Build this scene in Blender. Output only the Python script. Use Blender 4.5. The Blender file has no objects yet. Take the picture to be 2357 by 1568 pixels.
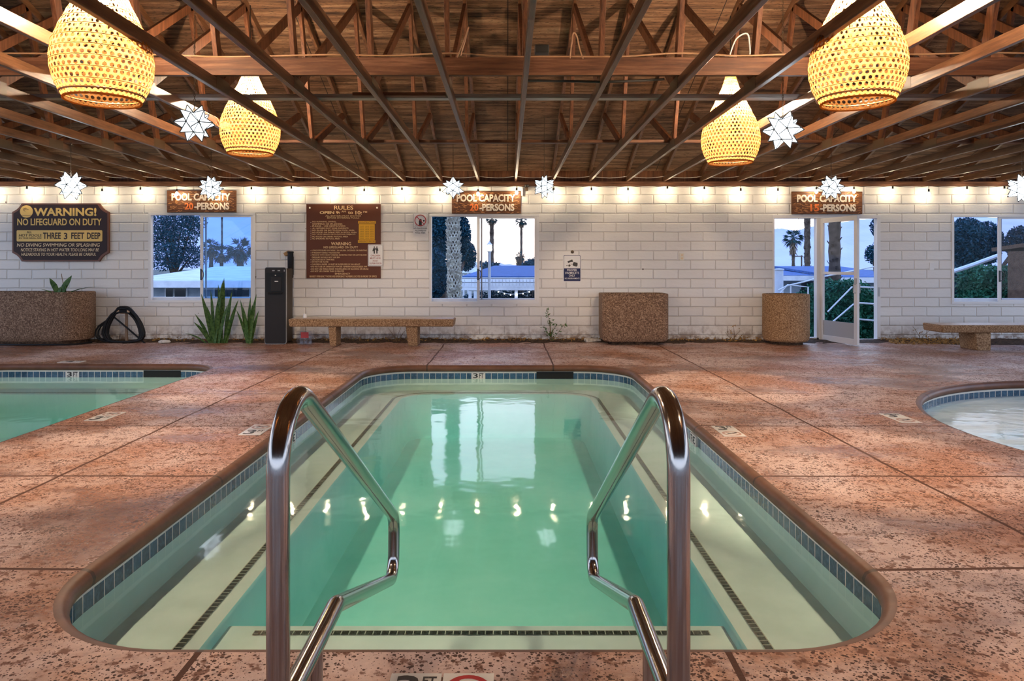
import bpy, math, random
from mathutils import Vector, Matrix, Euler
from mathutils.geometry import tessellate_polygon

R = random.Random(7)
PI = math.pi
SC = bpy.context.scene
C = SC.collection

# ------------------------------------------------------------------ camera
F = 1640.0            # focal length in pixels of the 2357 px wide frame
VX, VY = 1168.0, 614.0
H = 1.214             # eye height
WALL = 11.71          # distance of the block wall
cam = bpy.data.cameras.new('camera')
cam.sensor_width = 36.0
cam.lens = F / 2357 * 36.0
cam.shift_x = (1178.5 - VX) / 2357
cam.shift_y = -(784 - VY) / 2357
cam.clip_end = 3000
cam_o = bpy.data.objects.new('camera', cam)
cam_o.location = (0, 0, H)
cam_o.rotation_euler = (PI / 2, 0, 0)
C.objects.link(cam_o)
SC.camera = cam_o

# ------------------------------------------------------------------ view and integrator
SC.view_settings.view_transform = 'Standard'
SC.view_settings.look = 'None'
SC.view_settings.exposure = 0.62
SC.view_settings.gamma = 1.0
SC.view_settings.use_curve_mapping = False
SC.cycles.max_bounces = 8
SC.cycles.diffuse_bounces = 4
SC.cycles.glossy_bounces = 4
SC.cycles.transparent_max_bounces = 24
SC.cycles.caustics_reflective = False
SC.cycles.caustics_refractive = False
SC.cycles.sample_clamp_indirect = 3.0
SC.cycles.use_denoising = True
SC.cycles.adaptive_threshold = 0.015

# strengths of the lamps in the room (radiance of their glowing surfaces)
PENDANT_BULB = 4500.0
STRING_BULB = 92.0
STAR_GLOW = 2.4
STAR_BRIGHT = 8.0
POST_GLOW = 14.0
SKY = 1.65


def nd(nt, kind, ins=None, **attrs):
    n = nt.nodes.new('ShaderNode' + kind)
    for k, v in attrs.items():
        setattr(n, k, v)
    for k, v in (ins or {}).items():
        s = n.inputs[k]
        if isinstance(v, bpy.types.NodeSocket):
            nt.links.new(v, s)
        elif isinstance(v, (tuple, list)) and len(v) == 3 and s.type == 'RGBA':
            s.default_value = (*v, 1.0)
        else:
            s.default_value = v
    return n


def ma(nt, op, a, b=0.5, c=None):
    n = nd(nt, 'Math', {0: a, 1: b}, operation=op)
    if c is not None:
        if isinstance(c, bpy.types.NodeSocket):
            nt.links.new(c, n.inputs[2])
        else:
            n.inputs[2].default_value = c
    return n.outputs[0]


def ramp(nt, fac, stops, interp='LINEAR'):
    n = nt.nodes.new('ShaderNodeValToRGB')
    n.color_ramp.interpolation = interp
    e = n.color_ramp.elements
    while len(e) < len(stops):
        e.new(0.5)
    for k, (p, col) in enumerate(stops):
        e[k].position = p
        e[k].color = (*col, 1.0) if isinstance(col, (tuple, list)) else (col, col, col, 1.0)
    nt.links.new(fac, n.inputs[0])
    return n.outputs[0]


def mix(nt, fac, a, b, mode='MIX'):
    n = nt.nodes.new('ShaderNodeMix')
    n.data_type = 'RGBA'
    n.blend_type = mode
    for sock, v in ((n.inputs[0], fac), (n.inputs[6], a), (n.inputs[7], b)):
        if isinstance(v, bpy.types.NodeSocket):
            nt.links.new(v, sock)
        elif isinstance(v, (tuple, list)):
            sock.default_value = (*v, 1.0)
        else:
            sock.default_value = v
    return n.outputs[2]


# ------------------------------------------------------------------ world: dusk sky, afterglow beyond the wall
world = bpy.data.worlds.new('dusk_sky')
SC.world = world
world.use_nodes = True
wn = world.node_tree
wn.nodes.clear()
tc = nd(wn, 'TexCoord')
sep = nd(wn, 'SeparateXYZ', {0: tc.outputs['Generated']})
up = ramp(wn, sep.outputs[2], [(0.0, (1.0, .80, .66)), (0.03, (1.0, .86, .78)), (0.09, (.84, .88, 1.0)), (0.26, (.76, .82, 1.0)), (0.5, (.32, .55, 1.0)), (1.0, (.16, .36, .95))])
back = ramp(wn, sep.outputs[2], [(0.0, (.70, .80, 1.0)), (0.25, (.60, .74, 1.0)), (1.0, (.16, .36, .95))])
west = ramp(wn, ma(wn, 'MULTIPLY_ADD', sep.outputs[1], .5, .5), [(0.35, 0.0), (0.85, 1.0)])
skyc = mix(wn, west, back, up)
bgn = nd(wn, 'Background', {'Color': skyc, 'Strength': SKY})
out = nd(wn, 'OutputWorld', {'Surface': bgn.outputs[0]})


# ------------------------------------------------------------------ helpers: coordinates
def X(px, Y=WALL):
    return (px - VX) * Y / F


def Z(py, Y=WALL):
    return H - (py - VY) * Y / F


# ------------------------------------------------------------------ helpers: meshes
class MB:
    def __init__(self):
        self.v, self.f, self.uv = [], [], {}

    def add(self, vs, fs, uvs=None):
        o = len(self.v)
        self.v.extend([tuple(p) for p in vs])
        for k, f in enumerate(fs):
            if uvs is not None:
                self.uv[len(self.f)] = uvs[k]
            self.f.append(tuple(i + o for i in f))
        return self

    def box(self, c, s, rot=None):
        x, y, z = s[0] / 2, s[1] / 2, s[2] / 2
        vs = [Vector(p) for p in ((-x, -y, -z), (x, -y, -z), (x, y, -z), (-x, y, -z), (-x, -y, z), (x, -y, z), (x, y, z), (-x, y, z))]
        if rot is not None:
            m = Euler(rot).to_matrix()
            vs = [m @ p for p in vs]
        c = Vector(c)
        return self.add([p + c for p in vs], [(0, 3, 2, 1), (4, 5, 6, 7), (0, 1, 5, 4), (1, 2, 6, 5), (2, 3, 7, 6), (3, 0, 4, 7)])

    def span(self, a, b):
        return self.box([(a[i] + b[i]) / 2 for i in range(3)], [abs(b[i] - a[i]) for i in range(3)])

    def bar(self, p0, p1, w, h, side=None):
        p0, p1 = Vector(p0), Vector(p1)
        d = (p1 - p0).normalized()
        s = Vector(side) if side else d.cross(Vector((0, 0, 1)))
        if s.length < 1e-4:
            s = Vector((1, 0, 0))
        s = (s - d * s.dot(d)).normalized()
        u = s.cross(d).normalized()
        vs = []
        for p in (p0, p1):
            for a, b in ((-1, -1), (1, -1), (1, 1), (-1, 1)):
                vs.append(p + s * a * w / 2 + u * b * h / 2)
        return self.add(vs, [(0, 1, 2, 3), (7, 6, 5, 4), (0, 4, 5, 1), (1, 5, 6, 2), (2, 6, 7, 3), (3, 7, 4, 0)])

    def tube(self, pts, r, n=8, closed=False, caps=True):
        pts = [Vector(p) for p in pts]
        m = len(pts)
        rs = r if isinstance(r, (list, tuple)) else [r] * m
        prev = None
        vs, fs = [], []
        for k, p in enumerate(pts):
            a = pts[(k - 1) % m] if (closed or k > 0) else p
            b = pts[(k + 1) % m] if (closed or k < m - 1) else p
            t = (b - a)
            t = t.normalized() if t.length > 1e-9 else Vector((0, 0, 1))
            if prev is None:
                s = t.cross(Vector((0, 0, 1)))
                if s.length < 1e-3:
                    s = t.cross(Vector((0, 1, 0)))
                s.normalize()
            else:
                s = (prev - t * prev.dot(t))
                s = s.normalized() if s.length > 1e-6 else t.orthogonal().normalized()
            prev = s
            u = t.cross(s)
            for j in range(n):
                an = 2 * PI * j / n
                vs.append(p + (s * math.cos(an) + u * math.sin(an)) * rs[k])
        for k in range(m if closed else m - 1):
            a, b = k * n, ((k + 1) % m) * n
            for j in range(n):
                fs.append((a + j, a + (j + 1) % n, b + (j + 1) % n, b + j))
        if caps and not closed:
            fs.append(tuple(range(n - 1, -1, -1)))
            fs.append(tuple((m - 1) * n + j for j in range(n)))
        return self.add(vs, fs)

    def lathe(self, prof, n=32, c=(0, 0, 0), cap0=True, cap1=True):
        vs, fs = [], []
        for r, z in prof:
            for j in range(n):
                a = 2 * PI * j / n
                vs.append((c[0] + r * math.cos(a), c[1] + r * math.sin(a), c[2] + z))
        for k in range(len(prof) - 1):
            for j in range(n):
                fs.append((k * n + j, k * n + (j + 1) % n, (k + 1) * n + (j + 1) % n, (k + 1) * n + j))
        if cap0:
            fs.append(tuple(range(n - 1, -1, -1)))
        if cap1:
            fs.append(tuple((len(prof) - 1) * n + j for j in range(n)))
        return self.add(vs, fs)

    def ball(self, c, r, n=10, m=6, sz=1.0):
        prof = [(max(r * math.sin(PI * k / m), r * .02), -r * sz * math.cos(PI * k / m)) for k in range(m + 1)]
        return self.lathe(prof, n, c)

    def plate(self, poly, y0, y1):
        """polygon in (x, z), facing -Y at y0 and reaching back to y1"""
        n = len(poly)
        vs = [(x, y0, z) for x, z in poly] + [(x, y1, z) for x, z in poly]
        area = sum(poly[i][0] * poly[(i + 1) % n][1] - poly[(i + 1) % n][0] * poly[i][1] for i in range(n))
        fr = list(range(n))
        fs = [tuple(fr), tuple(n + i for i in reversed(fr))]
        for i in range(n):
            j = (i + 1) % n
            fs.append((j, i, n + i, n + j))
        if area < 0:
            fs = [tuple(reversed(f)) for f in fs]
        return self.add(vs, fs)

    def slab(self, poly, z0, z1):
        """polygon in (x, y), from z0 up to z1"""
        n = len(poly)
        area = sum(poly[i][0] * poly[(i + 1) % n][1] - poly[(i + 1) % n][0] * poly[i][1] for i in range(n))
        if area < 0:
            poly = list(reversed(poly))
        vs = [(x, y, z1) for x, y in poly] + [(x, y, z0) for x, y in poly]
        fs = [tuple(range(n)), tuple(n + i for i in reversed(range(n)))]
        for i in range(n):
            j = (i + 1) % n
            fs.append((i, n + i, n + j, j))
        return self.add(vs, fs)

    def sheet(self, loops, z, flip=False):
        """flat filled polygon with holes in (x, y)"""
        lp = [[Vector((x, y, 0)) for x, y in l] for l in loops]
        tris = tessellate_polygon(lp)
        flat = [(x, y, z) for l in loops for x, y in l]
        fs = []
        for t in tris:
            a, b, c = (Vector(flat[i]) for i in t)
            up = (b - a).cross(c - a).z
            t = tuple(t)
            if (up < 0) != flip:
                t = t[::-1]
            fs.append(t)
        return self.add(flat, fs)

    def sweep(self, path, prof, closed=True):
        """profile [(outward offset, z)] along a CCW path in plan, with u = run, v = run of the profile"""
        m = len(path)
        P = [Vector((x, y)) for x, y in path]
        nor = []
        for k in range(m):
            a = P[(k - 1) % m] if closed or k > 0 else P[k]
            b = P[(k + 1) % m] if closed or k < m - 1 else P[k]
            t = (b - a).normalized()
            nor.append(Vector((t.y, -t.x)))
        us = [0.0]
        for k in range(m):
            us.append(us[-1] + (P[(k + 1) % m] - P[k]).length)
        vv = [0.0]
        for k in range(len(prof) - 1):
            vv.append(vv[-1] + math.dist(prof[k], prof[k + 1]))
        vs, fs, uvs = [], [], []
        for k in range(m):
            for o, z in prof:
                q = P[k] + nor[k] * o
                vs.append((q.x, q.y, z))
        q = len(prof)
        for k in range(m if closed else m - 1):
            k2 = (k + 1) % m
            for j in range(q - 1):
                fs.append((k * q + j, k * q + j + 1, k2 * q + j + 1, k2 * q + j))
                uvs.append(((us[k], vv[j]), (us[k], vv[j + 1]), (us[k + 1], vv[j + 1]), (us[k + 1], vv[j])))
        return self.add(vs, fs, uvs)

    def text(self, s, x0, y0, x1, y1, Y, bold=0.0, slant=0.0, thick=0.0015):
        """lettering fitted into a rectangle given on the wall (pixels of the photograph), standing at distance Y"""
        vs, fs = glyphs(s, bold, slant)
        if not vs:
            return self
        lx, hx = min(p[0] for p in vs), max(p[0] for p in vs)
        lz, hz = min(p[1] for p in vs), max(p[1] for p in vs)
        ax, bx, az, bz = X(x0, Y), X(x1, Y), Z(y1, Y), Z(y0, Y)
        kx, kz = (bx - ax) / max(hx - lx, 1e-6), (bz - az) / max(hz - lz, 1e-6)
        return self.add([(ax + (p[0] - lx) * kx, Y - (thick if p[2] > 0 else 0.0), az + (p[1] - lz) * kz) for p in vs], fs)

    def leafage(self, c, rad, n, size, rnd, shell=0.35, flat=0.0):
        for _ in range(n):
            while True:
                p = Vector((rnd.uniform(-1, 1), rnd.uniform(-1, 1), rnd.uniform(-1, 1)))
                if shell < p.length < 1:
                    break
            p = Vector((c[0] + p.x * rad[0], c[1] + p.y * rad[1], c[2] + p.z * rad[2]))
            a = Vector((rnd.gauss(0, 1), rnd.gauss(0, 1), rnd.gauss(0, 1) * (1 - flat))).normalized()
            b = a.orthogonal().normalized()
            b = Matrix.Rotation(rnd.uniform(0, 2 * PI), 3, a) @ b
            s = size * rnd.uniform(.6, 1.4)
            self.add([p - a * s, p + b * s * .42, p + a * s, p - b * s * .42], [(0, 1, 2, 3)])
        return self

    def build(self, name, mat, parent=None, smooth=None, bevel=0.0, loc=None, solid=0.0):
        me = bpy.data.meshes.new(name)
        vs = self.v
        if loc is not None:
            vs = [(p[0] - loc[0], p[1] - loc[1], p[2] - loc[2]) for p in vs]
        me.from_pydata(vs, [], self.f)
        if self.uv:
            ul = me.uv_layers.new(name='run')
            for k, p in enumerate(me.polygons):
                if k in self.uv:
                    for li, uvv in zip(p.loop_indices, self.uv[k]):
                        ul.data[li].uv = uvv
        if smooth is not None:
            for p in me.polygons:
                p.use_smooth = True
            me.set_sharp_from_angle(angle=math.radians(smooth))
        me.update()
        o = bpy.data.objects.new(name, me)
        if mat is not None:
            me.materials.append(mat)
        C.objects.link(o)
        if loc is not None:
            o.location = loc
        if parent is not None:
            o.parent = parent
        if solid:
            m = o.modifiers.new('thick', 'SOLIDIFY')
            m.thickness = solid
            m.offset = 0
        if bevel:
            m = o.modifiers.new('edge', 'BEVEL')
            m.width = bevel
            m.segments = 2
            m.limit_method = 'ANGLE'
            m.angle_limit = math.radians(40)
        return o


_GL = {}


def glyphs(s, bold, slant):
    key = (s, bold, slant)
    if key in _GL:
        return _GL[key]
    cu = bpy.data.curves.new('lettering', 'FONT')
    cu.body = s
    cu.size = 1.0
    cu.offset = bold
    cu.shear = slant
    cu.extrude = 0.01
    cu.resolution_u = 3
    ob = bpy.data.objects.new('lettering', cu)
    me = bpy.data.meshes.new_from_object(ob)
    vs = [tuple(v.co) for v in me.vertices]
    fs = [tuple(p.vertices) for p in me.polygons]
    bpy.data.objects.remove(ob)
    bpy.data.curves.remove(cu)
    bpy.data.meshes.remove(me)
    _GL[key] = (vs, fs)
    return vs, fs


def tag(o, label=None, cat=None, group=None, kind=None):
    if label:
        o['label'] = label
    if cat:
        o['category'] = cat
    if group:
        o['group'] = group
    if kind:
        o['kind'] = kind
    return o


def thing(name, label, cat, loc=(0, 0, 0), group=None, rz=0.0, kind=None):
    o = bpy.data.objects.new(name, None)
    o.empty_display_size = 0.1
    C.objects.link(o)
    o.location = loc
    o.rotation_euler = (0, 0, rz)
    return tag(o, label, cat, group, kind)


def copy_tree(o, parent=None):
    c = o.copy()
    C.objects.link(c)
    c.parent = parent
    for ch in list(o.children):
        copy_tree(ch, c)
    return c


ORD = 'zeroth first second third fourth fifth sixth seventh eighth ninth tenth eleventh twelfth thirteenth fourteenth fifteenth'.split()


# ------------------------------------------------------------------ materials
def pm(name, col, rough=.5, metal=0.0, spec=.5, emit=None, es=0.0):
    m = bpy.data.materials.new(name)
    m.use_nodes = True
    b = m.node_tree.nodes['Principled BSDF']
    b.inputs['Base Color'].default_value = (*col, 1)
    b.inputs['Roughness'].default_value = rough
    b.inputs['Metallic'].default_value = metal
    b.inputs['Specular IOR Level'].default_value = spec
    if emit:
        b.inputs['Emission Color'].default_value = (*emit, 1)
        b.inputs['Emission Strength'].default_value = es
    return m


def bsdf(m):
    return m.node_tree.nodes['Principled BSDF']


def link(m, sock, name):
    m.node_tree.links.new(sock, bsdf(m).inputs[name])


def bump(m, h, strength=.5, dist=.01):
    n = nd(m.node_tree, 'Bump', {'Height': h, 'Strength': strength, 'Distance': dist})
    link(m, n.outputs[0], 'Normal')


def objco(nt, scale=(1, 1, 1), rot=(0, 0, 0), loc=(0, 0, 0), out='Object'):
    t = nd(nt, 'TexCoord')
    mp = nd(nt, 'Mapping', {'Vector': t.outputs[out], 'Scale': scale, 'Rotation': rot, 'Location': loc})
    return mp.outputs[0]


def noise(nt, vec, scale, detail=3, rough=.55, out=0):
    return nd(nt, 'TexNoise', {'Vector': vec, 'Scale': scale, 'Detail': detail, 'Roughness': rough}).outputs[out]


M = {}


def speckle(name, cols, scale, rough=.8, bscale=None, bs=.4, bd=.006, stretch=(1, 1, 1), spec=.3):
    """exposed aggregate, rendered, earthy surfaces: noise of three colours and a bump"""
    m = pm(name, cols[1], rough, spec=spec)
    nt = m.node_tree
    co = objco(nt, stretch)
    a = noise(nt, co, scale, 4, .65)
    link(m, ramp(nt, a, [(.34, cols[0]), (.5, cols[1]), (.66, cols[2])]), 'Base Color')
    bump(m, noise(nt, co, bscale or scale, 4, .65), bs, bd)
    M[name] = m
    return m


def wood(name, dark, mid, light, scale=1.0, axis='Y', rough=.62, bs=.25, spec=.35):
    m = pm(name, mid, rough, spec=spec)
    nt = m.node_tree
    st = {'Y': (14, .9, 14), 'X': (.9, 14, 14), 'Z': (14, 14, .9)}[axis]
    co = objco(nt, tuple(s * scale for s in st))
    a = noise(nt, co, 2.0, 5, .7)
    g = noise(nt, objco(nt, (.7, .7, .7)), 1.3, 2)
    c = ramp(nt, a, [(.32, dark), (.52, mid), (.72, light)])
    c = mix(nt, ma(nt, 'MULTIPLY', g, .35), c, dark)
    link(m, c, 'Base Color')
    bump(m, a, bs, .004)
    M[name] = m
    return m


# painted slump block wall
def block_material():
    m = pm('white_painted_block', (.80, .77, .73), .62, spec=.35)
    nt = m.node_tree
    t = nd(nt, 'TexCoord')
    sp = nd(nt, 'SeparateXYZ', {0: t.outputs['Object']})
    # object space: x along the wall, z up; rows of 0.1537 m, blocks of 0.4083 m
    row0, col0 = Z(491.6), X(1217.5)
    wob = nd(nt, 'TexNoise', {'Vector': t.outputs['Object'], 'Scale': 3.0, 'Detail': 2.0})
    wz = ma(nt, 'MULTIPLY_ADD', wob.outputs[0], .012, -.006)
    xx = ma(nt, 'SUBTRACT', sp.outputs[0], col0)
    zz = ma(nt, 'ADD', ma(nt, 'SUBTRACT', sp.outputs[2], row0), wz)
    v = nd(nt, 'CombineXYZ', {0: xx, 1: zz, 2: 0.0})

    def brick(sm, ms):
        return nd(nt, 'TexBrick', {'Vector': v.outputs[0], 'Color1': (.80, .775, .74), 'Color2': (.745, .715, .68), 'Mortar': (.52, .47, .42),
                                   'Scale': 1.0, 'Mortar Size': ms, 'Mortar Smooth': sm, 'Bias': -.2,
                                   'Brick Width': .4083, 'Row Height': .1537}, offset=.5, offset_frequency=2, squash=1.0)
    br = brick(.35, .0042)
    br2 = brick(1.0, .016)
    big = noise(nt, t.outputs['Object'], .7, 3)
    col = mix(nt, ramp(nt, big, [(.35, 0.0), (.75, .35)]), br.outputs[0], (.66, .62, .60))
    # wear and splashed earth close to the ground
    low = ramp(nt, sp.outputs[2], [(0.02, 1.0), (.16, .35), (.34, 0.0)])
    wear = noise(nt, t.outputs['Object'], 9, 5, .7)
    lw = ma(nt, 'MULTIPLY', low, ramp(nt, wear, [(.42, 0.0), (.60, 1.0)]))
    col = mix(nt, lw, col, (.20, .11, .06))
    spots = nd(nt, 'TexVoronoi', {'Vector': v.outputs[0], 'Scale': 2.3})
    col = mix(nt, ma(nt, 'LESS_THAN', spots.outputs[0], .028), col, (.10, .08, .07))
    link(m, col, 'Base Color')
    fine = noise(nt, t.outputs['Object'], 22, 5, .65)
    dents = noise(nt, objco(nt, (3, 3, 9)), 2.2, 4, .6)
    h = ma(nt, 'ADD', ma(nt, 'MULTIPLY', br2.outputs['Fac'], -1.1), ma(nt, 'ADD', ma(nt, 'MULTIPLY', fine, .16), ma(nt, 'MULTIPLY', dents, .40)))
    bump(m, h, .65, .014)
    return m


M['block'] = block_material()


JX = [(-2.60, None), (2.33, None), (-.985, 'far'), (.565, 'far'), (-.965, 'near'), (.69, 'near'), (-7.4, None), (7.9, None)]
JY = [2.86, 4.13, 5.43, 6.80, 8.12, 10.05, 1.55, .2]


def deck_material(name, smooth_edge=False):
    m = pm(name, (.45, .2, .1), .5, spec=.45)
    nt = m.node_tree
    t = nd(nt, 'TexCoord')
    O = t.outputs['Object']
    sp = nd(nt, 'SeparateXYZ', {0: O})
    lines = None
    wob = ma(nt, 'MULTIPLY_ADD', noise(nt, O, 1.1, 2), .05, -.025)
    xw = ma(nt, 'ADD', sp.outputs[0], wob)
    yw = ma(nt, 'ADD', sp.outputs[1], wob)
    for a, where in JX:
        k = ma(nt, 'COMPARE', xw, a, .0105)
        if where == 'far':
            k = ma(nt, 'MULTIPLY', k, ma(nt, 'GREATER_THAN', sp.outputs[1], 8.6))
        if where == 'near':
            k = ma(nt, 'MULTIPLY', k, ma(nt, 'LESS_THAN', sp.outputs[1], 2.5))
        lines = k if lines is None else ma(nt, 'MAXIMUM', lines, k)
    for b in JY:
        lines = ma(nt, 'MAXIMUM', lines, ma(nt, 'COMPARE', yw, b, .0105))
    big = noise(nt, O, .55, 4, .6)
    mid = noise(nt, O, 6.0, 5, .65)
    fine = noise(nt, O, 34.0, 3, .6)
    warp = mix(nt, .012, O, nd(nt, 'TexNoise', {'Vector': O, 'Scale': 16.0, 'Detail': 2.0}).outputs[1])
    vo = nd(nt, 'TexVoronoi', {'Vector': warp, 'Scale': 46.0, 'Randomness': 1.0})
    vo2 = nd(nt, 'TexVoronoi', {'Vector': warp, 'Scale': 92.0, 'Randomness': 1.0})
    if smooth_edge:
        col = ramp(nt, mid, [(.3, (.095, .034, .015)), (.7, (.175, .070, .034))])
        link(m, mix(nt, lines, col, (.05, .02, .01)), 'Base Color')
        link(m, ramp(nt, big, [(.35, .42), (.7, .68)]), 'Roughness')
        bump(m, ma(nt, 'ADD', mid, ma(nt, 'MULTIPLY', lines, -3.0)), .35, .006)
        return m
    pit = ma(nt, 'MAXIMUM', ma(nt, 'LESS_THAN', vo.outputs[0], ma(nt, 'MULTIPLY_ADD', mid, .72, -.10)),
             ma(nt, 'LESS_THAN', vo2.outputs[0], ma(nt, 'MULTIPLY_ADD', mid, .85, -.175)))
    sp_n = noise(nt, O, 30.0, 6, .72)
    col = ramp(nt, sp_n, [(.36, (.20, .070, .030)), (.48, (.45, .195, .103)), (.58, (.60, .295, .172)), (.70, (.84, .56, .41))])
    col = mix(nt, ramp(nt, mid, [(.35, .45), (.6, 0.0)]), col, (.22, .088, .045))
    col = mix(nt, ramp(nt, big, [(.38, .40), (.62, 0.0)]), col, (.27, .115, .060))
    pale_n = noise(nt, objco(nt, (1, 1, 1), loc=(3.1, 1.7, 0)), 1.15, 6, .66)
    salt_glare = ramp(nt, pale_n, [(.44, 0.0), (.60, .72)])
    col = mix(nt, salt_glare, col, (.74, .56, .50))  # salt bloom and sky reflection painted together as pale patches
    col = mix(nt, ma(nt, 'MULTIPLY', pit, .95), col, (.055, .019, .008))
    fleck = ramp(nt, noise(nt, objco(nt, (1, 1, 1), loc=(5, 2, 0)), 19.0, 4, .62), [(.38, .85), (.45, 0.0)])
    col = mix(nt, fleck, col, (.15, .052, .024))
    col = mix(nt, lines, col, (.085, .028, .010))
    wet_n = noise(nt, objco(nt, (.8, 1.5, 1), loc=(9, 4, 0)), .75, 5, .62)
    wet = ramp(nt, wet_n, [(.50, 0.0), (.60, 1.0)])
    col = mix(nt, ma(nt, 'MULTIPLY', wet, .28), col, (.16, .06, .03))
    link(m, col, 'Base Color')
    dull = ma(nt, 'MULTIPLY', ma(nt, 'MAXIMUM', pit, ma(nt, 'MAXIMUM', lines, fleck)), .40)
    link(m, ma(nt, 'ADD', ma(nt, 'MULTIPLY_ADD', wet, -.27, .42), dull), 'Roughness')
    h = ma(nt, 'ADD', ma(nt, 'MULTIPLY', pit, -.55), ma(nt, 'ADD', ma(nt, 'MULTIPLY_ADD', mid, .4, ma(nt, 'MULTIPLY', sp_n, .7)), ma(nt, 'MULTIPLY', fine, .25)))
    h = ma(nt, 'ADD', h, ma(nt, 'MULTIPLY', lines, -1.6))
    bump(m, h, .75, .010)
    return m


M['deck'] = deck_material('stamped_concrete_deck')
M['coping'] = deck_material('smooth_concrete_edge', True)


def uvtile(name, pitch_u, pitch_v, col_a, col_b, grout, gw=.07, voff=0.0, rough=.18):
    m = pm(name, col_a, rough)
    nt = m.node_tree
    t = nd(nt, 'TexCoord')
    sp = nd(nt, 'SeparateXYZ', {0: t.outputs['UV']})
    u = ma(nt, 'DIVIDE', sp.outputs[0], pitch_u)
    v = ma(nt, 'DIVIDE', ma(nt, 'SUBTRACT', sp.outputs[1], voff), pitch_v)
    fu, fv = ma(nt, 'FRACT', u), ma(nt, 'FRACT', v)
    g = ma(nt, 'MAXIMUM', ma(nt, 'LESS_THAN', fu, gw), ma(nt, 'LESS_THAN', fv, gw))
    if voff:
        g = ma(nt, 'MAXIMUM', g, ma(nt, 'LESS_THAN', sp.outputs[1], voff))
    wn_ = nd(nt, 'TexWhiteNoise', {'Vector': nd(nt, 'CombineXYZ', {0: ma(nt, 'FLOOR', u), 1: ma(nt, 'FLOOR', v), 2: 0.0}).outputs[0]}, noise_dimensions='3D')
    c = mix(nt, wn_.outputs[0], col_a, col_b)
    mott = noise(nt, objco(nt), 45, 4, .7)
    c = mix(nt, ramp(nt, mott, [(.45, 0.0), (.7, .45)]), c, tuple(min(1, q * 2.2 + .03) for q in col_b))
    link(m, mix(nt, g, c, grout), 'Base Color')
    link(m, ma(nt, 'MULTIPLY_ADD', g, .5, rough), 'Roughness')
    bump(m, ma(nt, 'MULTIPLY', g, -1.0), .4, .002)
    M[name] = m
    return m


uvtile('waterline_tile', .0762, .0762, (.012, .046, .09), (.026, .085, .15), (.74, .70, .62), .07, .016)
uvtile('trim_tile', .034, .036, (.018, .03, .028), (.03, .045, .04), (.42, .45, .38), .12)
speckle('plaster', ((.68, .85, .80), (.73, .89, .85), (.77, .91, .88)), 3.0, .7, 30, .1, .002)
speckle('depth_tint_plaster', ((.46, .88, .82), (.52, .92, .87), (.58, .95, .90)), 2.0, .7, 30, .1, .002)  # teal of deep water put into the floor colour
speckle('shade_tint_plaster', ((.64, .88, .75), (.69, .92, .80), (.73, .94, .83)), 2.0, .7, 30, .1, .002)  # green of shade and long water path put into the plaster colour


def water(name, absorb, dens, bs, bscale, foam=0.0):
    m = bpy.data.materials.new(name)
    m.use_nodes = True
    nt = m.node_tree
    nt.nodes.clear()
    co = objco(nt, (1.0, 1.0, 1.0))
    n1 = noise(nt, co, bscale, 3, .5)
    bp = nd(nt, 'Bump', {'Height': n1, 'Strength': bs, 'Distance': .02})
    ge = nd(nt, 'NewGeometry')
    fr = nd(nt, 'Fresnel', {'IOR': ma(nt, 'MULTIPLY_ADD', ge.outputs['Backfacing'], 1 / 1.33 - 1.33, 1.33), 'Normal': bp.outputs[0]})
    tr = nd(nt, 'BsdfTransparent', {'Color': (1, 1, 1)})
    gl = nd(nt, 'BsdfGlossy', {'Color': (1, 1, 1), 'Roughness': .055, 'Normal': bp.outputs[0]})
    sh = nd(nt, 'MixShader', {0: fr.outputs[0], 1: tr.outputs[0], 2: gl.outputs[0]})
    last = sh.outputs[0]
    if foam:
        fn = noise(nt, objco(nt, (.5, 2.2, 1), (0, 0, .35)), 1.7, 5, .62)
        fd = nd(nt, 'BsdfDiffuse', {'Color': (.74, .87, .95), 'Normal': bp.outputs[0]})
        s2 = nd(nt, 'MixShader', {0: ramp(nt, fn, [(.36, foam * .35), (.62, foam)]), 1: last, 2: fd.outputs[0]})
        last = s2.outputs[0]
    o = nd(nt, 'OutputMaterial', {'Surface': last})
    va = nd(nt, 'VolumeAbsorption', {'Color': absorb, 'Density': dens})
    nt.links.new(va.outputs[0], o.inputs['Volume'])
    M[name] = m
    return m


water('pool_water', (.10, .90, .84), .34, .32, 1.6)
water('side_pool_water', (.10, .88, .76), .34, .18, 1.7)
water('spa_water', (.20, .80, .90), .5, .5, 4.5, .75)

wood('truss_wood', (.055, .022, .010), (.15, .066, .029), (.27, .135, .07), 1.0, 'Y', .40, .25, .6)
wood('web_wood', (.055, .018, .007), (.14, .050, .019), (.24, .095, .040), 1.0, 'Z')
wood('cross_wood', (.05, .018, .008), (.13, .050, .022), (.26, .125, .07), 1.0, 'X')
wood('grey_wood', (.16, .13, .11), (.30, .27, .25), (.46, .43, .41), 1.0, 'X', .38, .2, .6)
wood('plywood', (.022, .010, .006), (.20, .105, .055), (.40, .26, .155), .55, 'X', .75, .5)
wood('sign_wood', (.045, .014, .005), (.17, .060, .020), (.34, .15, .05), 2.5, 'X', .5, .6)
wood('post_wood', (.10, .06, .035), (.24, .15, .09), (.40, .28, .19), 2.0, 'Z')
speckle('aggregate', ((.060, .030, .017), (.185, .108, .064), (.40, .27, .18)), 62, .78, 62, .9, .006)
speckle('aggregate_tan', ((.11, .052, .022), (.29, .165, .080), (.50, .33, .19)), 62, .78, 62, .9, .006)
speckle('bench_top', ((.34, .24, .18), (.46, .34, .26), (.55, .43, .34)), 20, .38, 60, .15, .002)
speckle('dirt', ((.018, .010, .006), (.060, .034, .020), (.14, .085, .05)), 24, .95, 40, 1.0, .02)
speckle('stone', ((.42, .38, .33), (.60, .55, .48), (.72, .68, .60)), 15, .8)


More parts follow.
